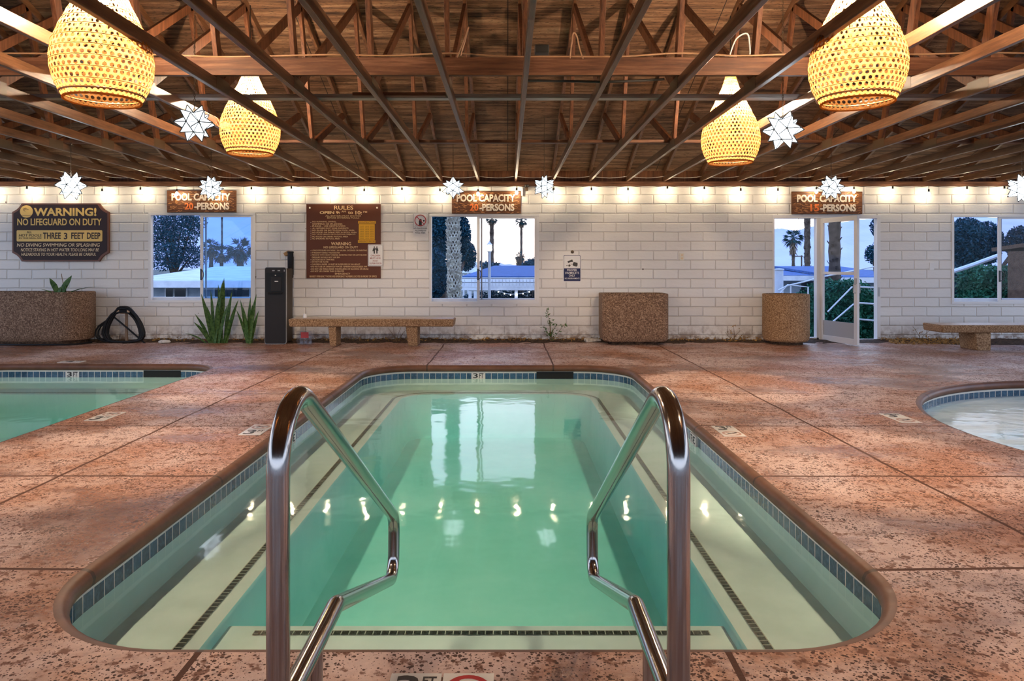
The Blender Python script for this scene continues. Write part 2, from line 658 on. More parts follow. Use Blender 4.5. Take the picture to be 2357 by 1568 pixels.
def steel_material():
    m = pm('brushed_steel', (.37, .35, .335), .2, 1.0)
    nt = m.node_tree
    a = noise(nt, objco(nt, (60, 60, 60)), 6.0, 3)
    link(m, ma(nt, 'MULTIPLY_ADD', a, .12, .09), 'Roughness')
    return m


M['steel'] = steel_material()


def cane_material():
    m = bpy.data.materials.new('woven_cane')
    m.use_nodes = True
    nt = m.node_tree
    nt.nodes.clear()
    a = noise(nt, objco(nt, (1, 1, 3)), 22, 3)
    c = ramp(nt, a, [(.3, (.22, .092, .026)), (.7, (.33, .16, .056))])
    d = nd(nt, 'BsdfDiffuse', {'Color': c})
    t = nd(nt, 'BsdfTranslucent', {'Color': c})
    s = nd(nt, 'MixShader', {0: .84, 1: d.outputs[0], 2: t.outputs[0]})
    nd(nt, 'OutputMaterial', {'Surface': s.outputs[0]})
    return m


M['cane'] = cane_material()
M['cane_rim'] = pm('bound_cane_rim', (.30, .12, .03), .5)


def glow(name, col, strength):
    m = bpy.data.materials.new(name)
    m.use_nodes = True
    nt = m.node_tree
    nt.nodes.clear()
    e = nd(nt, 'Emission', {'Color': col, 'Strength': strength})
    nd(nt, 'OutputMaterial', {'Surface': e.outputs[0]})
    M[name] = m
    return m


glow('warm_bulb', (1.0, .755, .51), PENDANT_BULB)
glow('string_bulb_glow', (1.0, .80, .52), STRING_BULB)
glow('star_glass', (.80, .91, 1.0), STAR_GLOW)
glow('bright_star_glass', (.80, .91, 1.0), STAR_BRIGHT)
glow('post_lantern_glow', (1.0, .97, .85), POST_GLOW)


def glass_material(name, tint, refl=1.45):
    m = bpy.data.materials.new(name)
    m.use_nodes = True
    nt = m.node_tree
    nt.nodes.clear()
    ge = nd(nt, 'NewGeometry')
    fr = nd(nt, 'Fresnel', {'IOR': ma(nt, 'MULTIPLY_ADD', ge.outputs['Backfacing'], 1 / refl - refl, refl)})
    tr = nd(nt, 'BsdfTransparent', {'Color': tint})
    gl = nd(nt, 'BsdfGlossy', {'Color': (1, 1, 1), 'Roughness': .0})
    s = nd(nt, 'MixShader', {0: fr.outputs[0], 1: tr.outputs[0], 2: gl.outputs[0]})
    nd(nt, 'OutputMaterial', {'Surface': s.outputs[0]})
    M[name] = m
    return m


glass_material('clear_glass', (.97, .98, 1.0), 1.10)
glass_material('tinted_glass', (.66, .82, 1.0), 1.3)
glass_material('screened_glass', (.92, .91, .92), 1.15)
glass_material('plastic_film', (.93, .93, .95), 1.5)

for nm, col, rg in (('frame_white', (.74, .72, .71), .4), ('lead', (.02, .02, .02), .5), ('black_plastic', (.012, .012, .013), .35), ('grey_trim', (.30, .30, .31), .35),
                    ('cooler_side', (.045, .030, .020), .45), ('dark_plastic', (.022, .020, .020), .4), ('paper_white', (.80, .78, .75), .6), ('rubber', (.012, .012, .013), .42), ('hose_tan', (.45, .30, .18), .6),
                    ('plaque_brown', (.036, .018, .017), .38), ('plaque_edge', (.14, .045, .018), .5), ('letter_gold', (.78, .50, .12), .5), ('letter_pale', (.74, .55, .32), .5),
                    ('rules_brown', (.115, .038, .020), .38), ('rules_letter', (.86, .58, .28), .5), ('gold_panel', (.80, .42, .035), .5), ('sign_cream', (.88, .76, .62), .5), ('sign_orange', (.78, .19, .035), .5),
                    ('sign_white', (.74, .72, .70), .35), ('sign_black', (.018, .014, .012), .5), ('sign_red', (.26, .018, .014), .5), ('navy', (.018, .024, .085), .35), ('no_red', (.42, .02, .02), .4),
                    ('wire_white', (.72, .70, .68), .5), ('wire_brown', (.40, .22, .12), .5), ('wire_black', (.012, .011, .01), .5), ('chain_metal', (.10, .06, .03), .45), ('outlet_cream', (.74, .68, .56), .4), ('mouth_shade', (.006, .007, .007), .8),
                    ('handle_black', (.02, .02, .022), .35), ('marker_white', (.74, .70, .64), .3), ('galv', (.42, .42, .43), .45), ('paper_brown', (.36, .19, .07), .7), ('gouge', (.46, .20, .065), .6), ('no_faded', (.46, .26, .20), .4)):
    M[nm] = pm(nm, col, rg, spec=.15 if nm in ('plaque_brown', 'rules_brown', 'dark_plastic', 'cooler_side', 'black_plastic', 'navy', 'rubber', 'gold_panel') else .5)


def leaf_material(name, a, b, scale=6.0, rough=.45):
    m = pm(name, a, rough, spec=.12)
    nt = m.node_tree
    link(m, ramp(nt, noise(nt, objco(nt), scale, 3), [(.35, a), (.65, b)]), 'Base Color')
    M[name] = m
    return m


leaf_material('snake_leaf', (.020, .060, .014), (.085, .15, .04), 26)
leaf_material('shrub_leaf', (.03, .09, .02), (.09, .17, .05), 12)
leaf_material('dry_stem', (.12, .07, .03), (.24, .15, .07), 12)
leaf_material('fallen_leaf', (.16, .075, .02), (.46, .27, .09), 18, .6)
leaf_material('tree_leaf', (.006, .035, .065), (.018, .080, .115), 1.2)
leaf_material('hedge_leaf', (.012, .075, .045), (.035, .16, .085), 1.2)
leaf_material('palm_leaf', (.012, .045, .05), (.03, .09, .09), 1.2)
leaf_material('trunk_bark', (.045, .032, .024), (.12, .09, .07), 5.0, .85)
leaf_material('lamplit_boot_bark', (.34, .30, .24), (.66, .62, .50), 8.0, .85)  # lamp post light on the boots put into their pale colour
leaf_material('frond_skirt', (.12, .09, .06), (.24, .18, .12), 4.0, .85)
speckle('roof_pale', ((.48, .52, .60), (.58, .62, .70), (.66, .70, .76)), 2.0, .6)
speckle('roof_blue', ((.010, .060, .20), (.016, .085, .27), (.026, .12, .34)), 6.0, .7)
speckle('stucco', ((.30, .36, .44), (.36, .42, .50), (.42, .48, .55)), 6.0, .8)
speckle('white_paint', ((.66, .68, .72), (.74, .76, .80), (.80, .82, .84)), 4.0, .5)
speckle('reflection_brown', ((.09, .055, .035), (.12, .075, .048), (.15, .095, .06)), 8.0, .9)
speckle('mountain', ((.48, .48, .62), (.54, .53, .66), (.58, .57, .70)), .01, 1.0, .02, .0, .1)  # distance haze put into the lavender slope colour
speckle('earth', ((.05, .06, .05), (.09, .10, .085), (.13, .14, .11)), .5, .95)
M['house_glass'] = pm('house_glass', (.01, .014, .02), .08)


# ------------------------------------------------------------------ room shell
def rrect(x0, x1, y0, y1, r, n=14):
    pts = []
    for cx, cy, a0 in ((x1 - r, y0 + r, -PI / 2), (x1 - r, y1 - r, 0), (x0 + r, y1 - r, PI / 2), (x0 + r, y0 + r, PI)):
        for k in range(n + 1):
            a = a0 + PI / 2 * k / n
            pts.append((cx + r * math.cos(a), cy + r * math.sin(a)))
    return pts


def dense(path, step=.35):
    outp = []
    m = len(path)
    for k in range(m):
        a, b = Vector(path[k]), Vector(path[(k + 1) % m])
        q = max(1, int((b - a).length / step))
        for j in range(q):
            outp.append(tuple(a.lerp(b, j / q)))
    return outp


def circle(cx, cy, r, n=96):
    return [(cx + r * math.cos(2 * PI * k / n), cy + r * math.sin(2 * PI * k / n)) for k in range(n)]


def offs(path, d):
    m = len(path)
    res = []
    for k in range(m):
        a, b = Vector(path[(k - 1) % m]), Vector(path[(k + 1) % m])
        t = (b - a).normalized()
        res.append((path[k][0] + t.y * d, path[k][1] - t.x * d))
    return res


PX0, PX1, PY0, PY1, PR = -1.68, 1.45, 2.268, 8.77, .58
MAIN = dense(rrect(PX0, PX1, PY0, PY1, PR))
LEFT = dense(rrect(-6.75, -3.52, 2.3, 8.89, .55))
SPA = circle(5.75, 5.2, 2.38)
WATER_Z = -.160

# deck edge along the planting strip: curves up to the door
EDGE = [(-11, 11.42), (X(1905), 11.42), (X(1915), 11.71), (X(2030), 11.71), (X(2090), 11.30), (X(2150), 11.05), (11, 10.98)]
fl = MB()
fl.sheet([[(-11, -8), (11, -8)] + list(reversed(EDGE)), offs(MAIN, .025), offs(LEFT, .025), offs(SPA, .025)], 0.0)
# edge of the slab
for a, b in zip(EDGE, EDGE[1:]):
    fl.add([(a[0], a[1], 0), (b[0], b[1], 0), (b[0], b[1], -.2), (a[0], a[1], -.2)], [(0, 1, 2, 3)])
floor = tag(fl.build('floor', M['deck']), 'reddish stamped concrete pool deck with dark pits and joints', None, kind='structure')

# planting strip
rs = random.Random(3)
bd = MB()
nx, ny = 150, 5
for i in range(nx + 1):
    for j in range(ny + 1):
        bd.v.append((-11 + 22 * i / nx, 10.93 + .77 * j / ny, -.045 + .012 * j + rs.uniform(0, .026)))
for i in range(nx):
    for j in range(ny):
        a = i * (ny + 1) + j
        bd.f.append((a, a + ny + 1, a + ny + 2, a + 1))
tag(bd.build('soil_bed', M['dirt'], smooth=60), 'dark soil strip between the deck and the block wall', 'soil', kind='stuff')

# block wall with openings
OPEN = [(342, 490, 588, 697), (988, 493, 1241, 700), (1778, 495, 2026, 786), (2190, 494, 2480, 700)]
orect = [(X(a), X(c), Z(d) if d < 780 else -.02, Z(b)) for a, b, c, d in OPEN]
TOP = Z(429)


def wall_mesh(x0, x1, z0, z1, rects, y0, y1):
    xs = sorted({x0, x1} | {r[0] for r in rects} | {r[1] for r in rects})
    zs = sorted({z0, z1} | {r[2] for r in rects if r[2] > z0} | {r[3] for r in rects})
    w = MB()

    def hole(a, b):
        return any(r[0] <= a <= r[1] and r[2] <= b <= r[3] for r in rects)
    for i in range(len(xs) - 1):
        for j in range(len(zs) - 1):
            xa, xb, za, zb = xs[i], xs[i + 1], zs[j], zs[j + 1]
            if hole((xa + xb) / 2, (za + zb) / 2):
                continue
            w.add([(xa, y0, za), (xb, y0, za), (xb, y0, zb), (xa, y0, zb)], [(0, 1, 2, 3)])
            w.add([(xa, y1, za), (xb, y1, za), (xb, y1, zb), (xa, y1, zb)], [(3, 2, 1, 0)])
    for a, b, c, d in rects:
        w.add([(a, y0, c), (a, y1, c), (a, y1, d), (a, y0, d)], [(3, 2, 1, 0)])
        w.add([(b, y0, c), (b, y1, c), (b, y1, d), (b, y0, d)], [(0, 1, 2, 3)])
        w.add([(a, y0, d), (b, y0, d), (b, y1, d), (a, y1, d)], [(0, 3, 2, 1)][0:1])
        w.add([(a, y0, c), (b, y0, c), (b, y1, c), (a, y1, c)], [(0, 1, 2, 3)])
    w.add([(x0, y0, z1), (x1, y0, z1), (x1, y1, z1), (x0, y1, z1)], [(0, 1, 2, 3)])
    for xx in (x0, x1):
        w.add([(xx, y0, z0), (xx, y1, z0), (xx, y1, z1), (xx, y0, z1)], [(0, 1, 2, 3)])
    return w


tag(wall_mesh(-11, 11, -.25, TOP, orect, WALL, WALL + .16).build('wall_back', M['block']), 'white painted slump block wall with windows and door', None, kind='structure')

# wall plate, blocking between the truss ends
CH0 = Z(418)          # underside of the bottom chords
CH1 = CH0 + .089
mb = MB().span((-11, WALL - .03, TOP), (11, WALL + .16, CH0))
tag(mb.build('trim_1', M['cross_wood'], bevel=.004), 'brown timber wall plate on top of the block wall', None, kind='structure')
mb = MB().span((-11, WALL + .02, CH0), (11, WALL + .06, CH0 + .34))
tag(mb.build('trim_2', M['web_wood']), 'dark blocking boards closing the eave above the wall plate', None, kind='structure')

SL = .367
RY = 3.0
PLY_Z = lambda y: CH1 + .095 + SL * (WALL - abs(y - RY) - RY) if y < RY else CH1 + .095 + SL * (WALL - y)
ce = MB()
ya = [12.5, RY, 2 * RY - 12.5]
zz = [CH1 + .095 + SL * (WALL - 12.5), CH1 + .095 + SL * (WALL - RY), CH1 + .095 + SL * (WALL - 12.5)]
for k in range(2):
    ce.add([(-11, ya[k], zz[k]), (11, ya[k], zz[k]), (11, ya[k + 1], zz[k + 1]), (-11, ya[k + 1], zz[k + 1])], [(0, 1, 2, 3)])
    ce.add([(-11, ya[k], zz[k] + .05), (11, ya[k], zz[k] + .05), (11, ya[k + 1], zz[k + 1] + .05), (-11, ya[k + 1], zz[k + 1] + .05)], [(3, 2, 1, 0)])


def ply_material():
    m = M['plywood']
    nt = m.node_tree
    b = bsdf(m)
    src = b.inputs['Base Color'].links[0].from_socket
    fk = noise(nt, objco(nt, (5, 30, 30)), 2.2, 5, .72)
    src = mix(nt, ramp(nt, fk, [(.36, .92), (.46, 0.0)]), src, (.020, .009, .005))
    t = nd(nt, 'TexCoord')
    sp = nd(nt, 'SeparateXYZ', {0: t.outputs['Object']})
    g = ma(nt, 'MAXIMUM', ma(nt, 'LESS_THAN', ma(nt, 'FRACT', ma(nt, 'DIVIDE', sp.outputs[0], 2.438)), .004), ma(nt, 'LESS_THAN', ma(nt, 'FRACT', ma(nt, 'DIVIDE', sp.outputs[1], 1.15)), .008))
    nt.links.new(mix(nt, g, src, (.008, .004, .003)), b.inputs['Base Color'])


ply_material()
tag(ce.build('ceiling', M['plywood']), 'dark brown plywood roof sheathing above the trusses', None, kind='structure')

# ground outside
g = MB().add([(-900, -60, -1.5), (900, -60, -1.5), (900, 1500, -1.5), (-900, 1500, -1.5)], [(0, 1, 2, 3)])
tag(g.build('ground', M['earth']), 'dark ground outside the pool house', None, kind='structure')


# ------------------------------------------------------------------ pools
def pool(name, label, path, inner, bench_z, floor_z, wmat, wlabel, floorm='depth_tint_plaster'):
    p = thing(name, label, 'pool', (0, 0, 0))
    prof = [(.026, 0.0), (.004, -.003), (-.016, -.014), (-.026, -.036), (-.020, -.060), (-.004, -.077), (.022, -.080)]
    MB().sweep(path, prof).build('coping', M['coping'], p, smooth=60)
    MB().sweep(path, [(.012, -.078), (.012, -.078 - .016 - .0762)]).build('waterline_tile', M['waterline_tile'], p)
    MB().sweep(path, [(.013, -.169), (.0, bench_z + .03), (-.045, bench_z - .002)]).build('wall_shell', M['shade_tint_plaster'], p, smooth=50)
    b = MB()
    b.sheet([offs(path, -.03), inner], bench_z)
    b.build('bench_shell', M['plaster'], p, smooth=50)
    b = MB()
    b.sweep(inner, [(0, bench_z), (-.012, bench_z - .012), (-.02, floor_z + .05), (-.07, floor_z)])
    b.sheet([offs(inner, -.07)], floor_z)
    b.build('floor_shell', M[floorm], p, smooth=50)
    w = MB()
    wp = offs(path, .02)
    w.sheet([wp], WATER_Z)
    n = len(wp)
    w.sheet([wp], floor_z - .1, flip=True)
    for k in range(n):
        k2 = (k + 1) % n
        w.add([(*wp[k], WATER_Z), (*wp[k], floor_z - .1), (*wp[k2], floor_z - .1), (*wp[k2], WATER_Z)], [(0, 1, 2, 3)])
    tag(w.build('water', wmat), wlabel, 'water', kind='stuff')
    return p


BZ, FZ = -.30, -.80
IN0, IN1, IY1 = -1.22, .95, 8.46
innerm = [(IN1, 2.36)] + [(x, y) for x, y in rrect(IN0, IN1, 2.36, IY1, .34)[15:45]] + [(IN0, 2.36)]
innerm = dense(innerm)
mainp = pool('swimming_pool', 'long rectangular hot pool with green water and steel handrails in the middle', MAIN, innerm, BZ, FZ, M['pool_water'], 'still green water filling the long middle pool')
# tile line along the bench edge (open towards the near steps)
cut = [(IN1, 2.30)] + [q for q in dense([(IN1, 2.36)] + rrect(IN0, IN1, 2.36, IY1, .34)[15:45] + [(IN0, 2.36)]) if q[1] > 2.37] + [(IN0, 2.30)]
MB().sweep(cut, [(.105, BZ + .003), (.068, BZ + .003)], closed=False).build('tile_line', M['trim_tile'], mainp)
st = MB()
st.span((IN0 + .005, 2.24, FZ), (IN1 - .005, 3.10, -.345))
st.build('step', M['plaster'], mainp, bevel=.012)
MB().sweep([(.86, 3.03), (-1.08, 3.03)], [(.0185, -.342), (-.0185, -.342)], closed=False).build('tile_line', M['trim_tile'], mainp)

leftp = pool('swimming_pool', 'pool cut off by the left edge, ending in one rounded corner', LEFT, dense(rrect(-6.35, -3.95, 2.8, 8.45, .34)), BZ, FZ, M['side_pool_water'], 'olive green water in the pool at the left edge', 'shade_tint_plaster')
leftin = dense(rrect(-6.35, -3.95, 2.8, 8.45, .34))
MB().sweep(leftin, [(.105, BZ + .003), (.068, BZ + .003)]).build('tile_line', M['trim_tile'], leftp)
spap = pool('spa_pool', 'round spa pool with frothing pale water at the right edge', SPA, circle(5.75, 5.2, 1.85), BZ, FZ, M['spa_water'], 'frothing pale blue water in the round spa')


# skimmer mouths and "3 FT" marks set into the waterline
def skimmer(parent, x0, x1, yy):
    b = MB().span((x0, yy + .004, -.165), (x1, yy + .03, -.084))
    b.build('skimmer_mouth', M['mouth_shade'], parent)  # solid near-black block, shade of the opening put into its colour


def depth_mark(parent, x0, x1, yy):
    b = MB().span((x0, yy + .006, -.170), (x1, yy + .03, -.092))
    o = b.build('depth_marker', M['marker_white'], parent)
    t = MB()
    for s, a, c in (('3', .12, .48), ('FT', .58, .90)):
        vs, fs = glyphs(s, .02, 0)
        lx, hx = min(q[0] for q in vs), max(q[0] for q in vs)
        lz, hz = min(q[1] for q in vs), max(q[1] for q in vs)
        w = x1 - x0
        t.add([(x0 + w * (a + (c - a) * (q[0] - lx) / (hx - lx)), yy + .0055 - (.001 if q[2] > 0 else 0), -.158 + .058 * (q[1] - lz) / (hz - lz)) for q in vs], fs)
    t.build('lettering', M['sign_black'], o)


YF = PY1 + .0
skimmer(mainp, X(1235, YF), X(1320, YF), YF)
depth_mark(mainp, X(1085, YF), X(1116, YF), YF)
skimmer(leftp, X(330, 8.89), X(415, 8.89), 8.89)
depth_mark(leftp, X(150, 8.89), X(181, 8.89), 8.89)


def side_mark(parent, xx, yy, out):
    o = MB().span((xx - .03 if out < 0 else xx - .006, yy - .085, -.170), (xx + .006 if out < 0 else xx + .03, yy + .085, -.092)).build('depth_marker', M['marker_white'], parent)
    t = MB()
    fx = xx + .0075 if out < 0 else xx - .0075
    for s_, a, c in (('3', .12, .48), ('FT', .58, .90)):
        vs, fs = glyphs(s_, .02, 0)
        lx, hx = min(q[0] for q in vs), max(q[0] for q in vs)
        lz, hz = min(q[1] for q in vs), max(q[1] for q in vs)
        t.add([(fx + out * (.001 if q[2] < 0 else 0), yy - out * (.085 - .17 * (a + (c - a) * (q[0] - lx) / (hx - lx))), -.158 + .058 * (q[1] - lz) / (hz - lz)) for q in vs], fs)
    t.build('lettering', M['sign_black'], o)


side_mark(mainp, PX1, 5.55, 1)
side_mark(mainp, PX0, 5.55, -1)


# white depth tiles set flush into the deck
def deck_tiles(px, py, w, d, label, n=2, syms=('3', 'no'), along='Y', plan=None):
    cx, cy = plan if plan else ((px - VX) * H / (py - VY), H * F / (py - VY))
    t = thing('depth_marker_tile', label, 'tile', (cx, cy, 0), 'depth tiles in the pool deck')
    for k in range(n):
        oy = (k - (n - 1) / 2) * d
        ox = 0.0
        if along == 'X':
            ox, oy = (k - (n - 1) / 2) * w, 0.0
        b = MB().box((ox, oy, .0015), (w * .96, d * .96, .005))
        o = b.build('tile_face', M['marker_white'], t)
        q = MB()
        s = syms[k]
        ring = MB()
        if s == 'no':
            ring.sweep(circle(ox, oy, min(w, d) * .36, 28), [(.009, .0046), (-.009, .0046)])
            ring.bar((ox - w * .24, oy + d * .24, .0046), (ox + w * .24, oy - d * .24, .0046), .014, .0006)
            ring.build('prohibition_ring', M['no_red' if plan else 'no_faded'], o)
            q.bar((ox - w * .2, oy - d * .05, .0046), (ox + w * .18, oy + d * .1, .0046), .016, .0008)
            q.ball((ox + w * .22, oy + d * .14, .004), .012, 8, 4, .1)
            q.build('diver_symbol', M['sign_black'], o)
        else:
            for ss, a, c2 in (('3', -.36, .08), ('FT', .14, .40)):
                vs, fs = glyphs(ss, .02, 0)
                lx, hx = min(v[0] for v in vs), max(v[0] for v in vs)
                lz, hz = min(v[1] for v in vs), max(v[1] for v in vs)
                top = .40 if ss == '3' else .36
                bot = -.36 if ss == '3' else .08
                q.add([(ox + w * (a + (c2 - a) * (v[0] - lx) / (hx - lx)), oy + d * (bot + (top - bot) * (v[1] - lz) / (hz - lz)), .0044 + (.0008 if v[2] > 0 else 0)) for v in vs], fs)
            q.build('lettering', M['sign_black'], o)
    return t


deck_tiles(0, 0, .155, .155, 'pair of white 3 FT and no diving tiles in the near deck between the handrails', 2, ('3', 'no'), 'X', plan=(-.192, 2.045))
deck_tiles(243, 959, .165, .17, 'white depth tile beside the edge of the left pool')
deck_tiles(592, 990, .165, .17, 'white depth tile left of the middle pool behind the left handrail')
deck_tiles(1676, 993, .165, .17, 'white depth tile right of the middle pool beyond the right handrail', syms=('no', '3'))
deck_tiles(2071, 963, .165, .17, 'white depth tile beside the round spa', syms=('no', '3'))
deck_tiles(165, 833, .30, .15, 'white depth tile beyond the far end of the left pool', 1, ('3',))

# ------------------------------------------------------------------ handrails
RAIL_R = .0230


def fillet(pts, rads, n=7):
    outp = [Vector(pts[0])]
    for k in range(1, len(pts) - 1):
        a, b, c = Vector(pts[k - 1]), Vector(pts[k]), Vector(pts[k + 1])
        d1, d2 = (a - b).normalized(), (c - b).normalized()
        ang = d1.angle(d2)
        r = rads[k - 1]
        tl = min(r / math.tan(ang / 2), (a - b).length * .48, (c - b).length * .48)
        r = tl * math.tan(ang / 2)
        p1, p2 = b + d1 * tl, b + d2 * tl
        bis = (d1 + d2).normalized()
        cen = b + bis * (r / math.sin(ang / 2))
        v1, v2 = p1 - cen, p2 - cen
        for j in range(n + 1):
            om, u = v1.angle(v2), j / n
            outp.append(cen + (v1 * math.sin((1 - u) * om) + v2 * math.sin(u * om)) / math.sin(om) if om > 1e-4 else p1)
    outp.append(Vector(pts[-1]))
    return outp


def handrail(xx, y0, label, sc=1.0):
    t = thing('handrail', label, 'handrail', (xx, y0, 0), 'steel pool handrails')
    # side view, metres from the front post
    prof = [(0, -.01), (0, .80)]
    Rr, cz = .13, .80
    for k in range(1, 15):
        a = PI - (PI - math.atan2(.874, .486)) * k / 14
        prof.append((Rr + Rr * math.cos(a), cz + Rr * math.sin(a)))
    tail = fillet([(0, prof[-1][0], prof[-1][1]), (0, 1.455, .205), (0, 1.435, -.035), (0, .475, .315), (0, 0.0, .315)], [.09, .07, .09])
    pts = [(0, a * sc, b) for a, b in prof] + [(0, p.y * sc, p.z) for p in tail[1:]]
    MB().tube(pts, RAIL_R, 22).build('rail_tube', M['steel'], t, smooth=50)
    MB().tube([(0, .255, -.01), (0, .255, .315)], RAIL_R, 22).build('rear_post', M['steel'], t, smooth=50)
    for yy in (0, .255):
        MB().lathe([(.048, 0), (.048, .006), (.040, .014), (.026, .018)], 24, (0, yy, 0.0)).build('escutcheon', M['steel'], t, smooth=40)
    return t


handrail(-.457, 1.42, 'bent stainless steel handrail on the left of the pool steps')
handrail(.341, 1.42, 'bent stainless steel handrail on the right of the pool steps')

# ------------------------------------------------------------------ roof trusses
XK = lambda k: X(1187) + .6096 * k
W_ = .038


def truss_parts(root):
    oy, oz = WALL, CH0

    def at(y, z):
        return (0, y - oy, z - oz)
    yb = 2 * RY - WALL
    MB().span((-W_ / 2, yb - oy, 0), (W_ / 2, .10, .089)).build('bottom_chord', M['truss_wood'], root, bevel=.004)
    zr = CH1 + SL * (WALL - RY)
    for s in (1, -1):
        yend = WALL + .5 if s == 1 else yb - .5
        ze = CH1 + SL * (-.5)
        MB().bar(at(yend, ze + .045), at(RY, zr + .045), W_, .089, (1, 0, 0)).build('top_chord', M['truss_wood'], root, bevel=.003)
    ztop = lambda y: CH1 + SL * (WALL - y) + .01
    webs = [((8.42, CH0 + .045), (10.0, ztop(10.0))), ((8.42, CH0 + .045), (7.92, ztop(7.92))), ((5.72, CH0 + .045), (7.92, ztop(7.92))),
            ((5.72, CH0 + .045), (5.05, ztop(5.05))), ((3.0, CH0 + .045), (5.05, ztop(5.05))), ((3.0, CH0 + .045), (3.0, zr)), ((3.0, CH0 + .045), (.95, ztop(5.05)))]
    for a, b in webs:
        MB().bar(at(*a), at(*b), W_ * .98, .089, (1, 0, 0)).build('web', M['web_wood'], root, bevel=.003)
    for y in (8.42, 5.72):
        gp = MB()
        for sx in (-1, 1):
            gp.box((sx * (W_ / 2 + .001), y - oy, .055), (.0014, .26, .10))
        gp.build('nail_plate', M['chain_metal'], root)


def truss_label(k):
    if k == 0:
        return 'brown timber roof truss meeting the wall above the right end of the middle capacity sign'
    if k == -1:
        return 'brown timber roof truss meeting the wall above the middle of the middle capacity sign'
    if k > 0:
        return f'brown timber roof truss, {ORD[k]} to the right of the middle capacity sign'
    return f'brown timber roof truss, {ORD[-k - 1]} to the left of the middle capacity sign'


tr0 = thing('roof_truss', truss_label(0), 'roof truss', (XK(0), WALL, CH0), 'roof trusses spanning from the wall')
truss_parts(tr0)
for k in range(-14, 15):
    if k == 0:
        continue
    c = copy_tree(tr0)
    c.location = (XK(k), WALL, CH0)
    c['label'] = truss_label(k)

# long timbers across the bottom chords
for nm, lab, y, w, h, z0 in (('timber_beam', 'deep brown timber beam lying across the trusses with cables on top', 5.56, .045, .14, CH1),
                             ('lateral_brace', 'flat grey timber brace across the trusses just beyond the deep beam', 6.34, .10, .038, CH1),
                             ('lateral_brace', 'flat timber brace across the trusses nearest the block wall', 8.60, .089, .038, CH1)):
    b = MB()
    b.span((-9.6, y - w / 2, z0 + .001), (9.6, y + w / 2, z0 + h))
    o = b.build(nm, M['grey_wood' if 'grey' in lab else 'cross_wood'], loc=(0, y, z0), bevel=.004)
    tag(o, lab, 'beam' if 'beam' in nm else 'brace')
b = MB().span((-1.35, 6.20, CH1 + .001), (-.54, 6.275, CH1 + .03))
tag(b.build('loose_board', M['cross_wood'], loc=(-1, 6.24, CH1), bevel=.003), 'short loose board lying over the trusses beside the flat brace', 'board')


def wavy(x0, x1, y, z, amp, step, rnd, sag=0.0):
    pts = []
    n = int((x1 - x0) / step)
    for k in range(n + 1):
        u = k / n
        pts.append((x0 + (x1 - x0) * u, y + rnd.uniform(-1, 1) * amp * .4, z + rnd.uniform(0, 1) * amp))
    return pts


def spline(pts, sub=5):
    P = [Vector(p) for p in pts]
    outp = []
    for k in range(len(P) - 1):
        p0, p1, p2, p3 = P[max(k - 1, 0)], P[k], P[k + 1], P[min(k + 2, len(P) - 1)]
        for j in range(sub):
            t = j / sub
            outp.append(.5 * ((2 * p1) + (p2 - p0) * t + (2 * p0 - 5 * p1 + 4 * p2 - p3) * t * t + (3 * p1 - p0 - 3 * p2 + p3) * t ** 3))
    outp.append(P[-1])
    return outp


rc = random.Random(5)
o = MB().tube(spline(wavy(-4.5, 4.5, 5.55, CH1 + .146, .03, .45, rc)), .007, 6).build('electrical_cable', M['wire_brown'], smooth=60)
tag(o, 'pale brown electrical cable lying along the top of the deep beam', 'cable')
o = MB().tube(spline([(X(1680, 5.5), 5.5, CH1 + .15), (X(1695, 5.5), 5.5, CH1 + .27), (X(1720, 5.5), 5.5, CH1 + .31), (X(1726, 5.5), 5.5, CH1 + .2), (X(1726, 5.5), 5.5, CH1 + .15)]), .006, 6).build('cable_loop', M['wire_white'], smooth=60)
tag(o, 'white cable loop rising above the deep beam near the right hanging basket lamp', 'cable')
o = MB().tube(spline([(X(1215, 5.6), 5.62, CH1 - .02), (X(1300, 5.6), 5.6, CH1 - .03), (X(1400, 5.6), 5.6, CH1 - .035), (X(1530, 5.6), 5.62, CH1 - .01)]), .010, 6).build('electrical_cable', M['wire_black'], smooth=60)
tag(o, 'black cable slung beneath the deep beam right of centre', 'cable')
pts = []
for k in range(-14, 15):
    for j in range(6):
        u = j / 6
        pts.append((XK(k) + .61 * u, WALL - .10, CH0 + .075 - .028 * math.sin(PI * u)))
o = MB().tube(pts, .004, 5).build('white_wire', M['wire_white'], smooth=60)
tag(o, 'thin white wire looping between the truss ends above the wall', 'wire')
for pts_, lab in ((((1052, 132), (1066, 100), (1079, 62), (1070, 95), (1060, 128)), 'frayed cable hanging from a truss web left of the centre above the deep beam'),
                   (((1312, 134), (1316, 100), (1320, 76), (1328, 84), (1334, 112), (1342, 135)), 'looped pale cable on a truss web right of the centre above the deep beam')):
    o = MB().tube(spline([(X(a_, 5.5), 5.5, Z(b_, 5.5)) for a_, b_ in pts_]), .006, 6).build('cable_loop', M['wire_brown'], smooth=60)
    tag(o, lab, 'cable')
jb = MB().box((X(1247, 5.54), 5.55, CH1 + .20), (.11, .09, .06))
tag(jb.build('junction_box', M['wire_black'], loc=(X(1247, 5.54), 5.55, CH1 + .14), bevel=.006), 'small black junction box on top of the deep beam', 'junction box')
# floodlight at the wall plate between the two star lanterns
t = thing('floodlight', 'small dark twin floodlight under the wall plate beside the middle capacity sign', 'floodlight', (X(1212), WALL - .02, Z(436)))
MB().box((0, -.02, 0), (.05, .06, .05)).build('bracket', M['chain_metal'], t, bevel=.005)
MB().lathe([(.015, 0), (.035, .05), (.036, .07)], 14, (0, 0, 0)).build('lamp_head', M['sign_black'], t, smooth=40)
MB().box((-.075, -.02, -.05), (.025, .03, .12)).build('lamp_tube', M['paper_white'], t, bevel=.005)


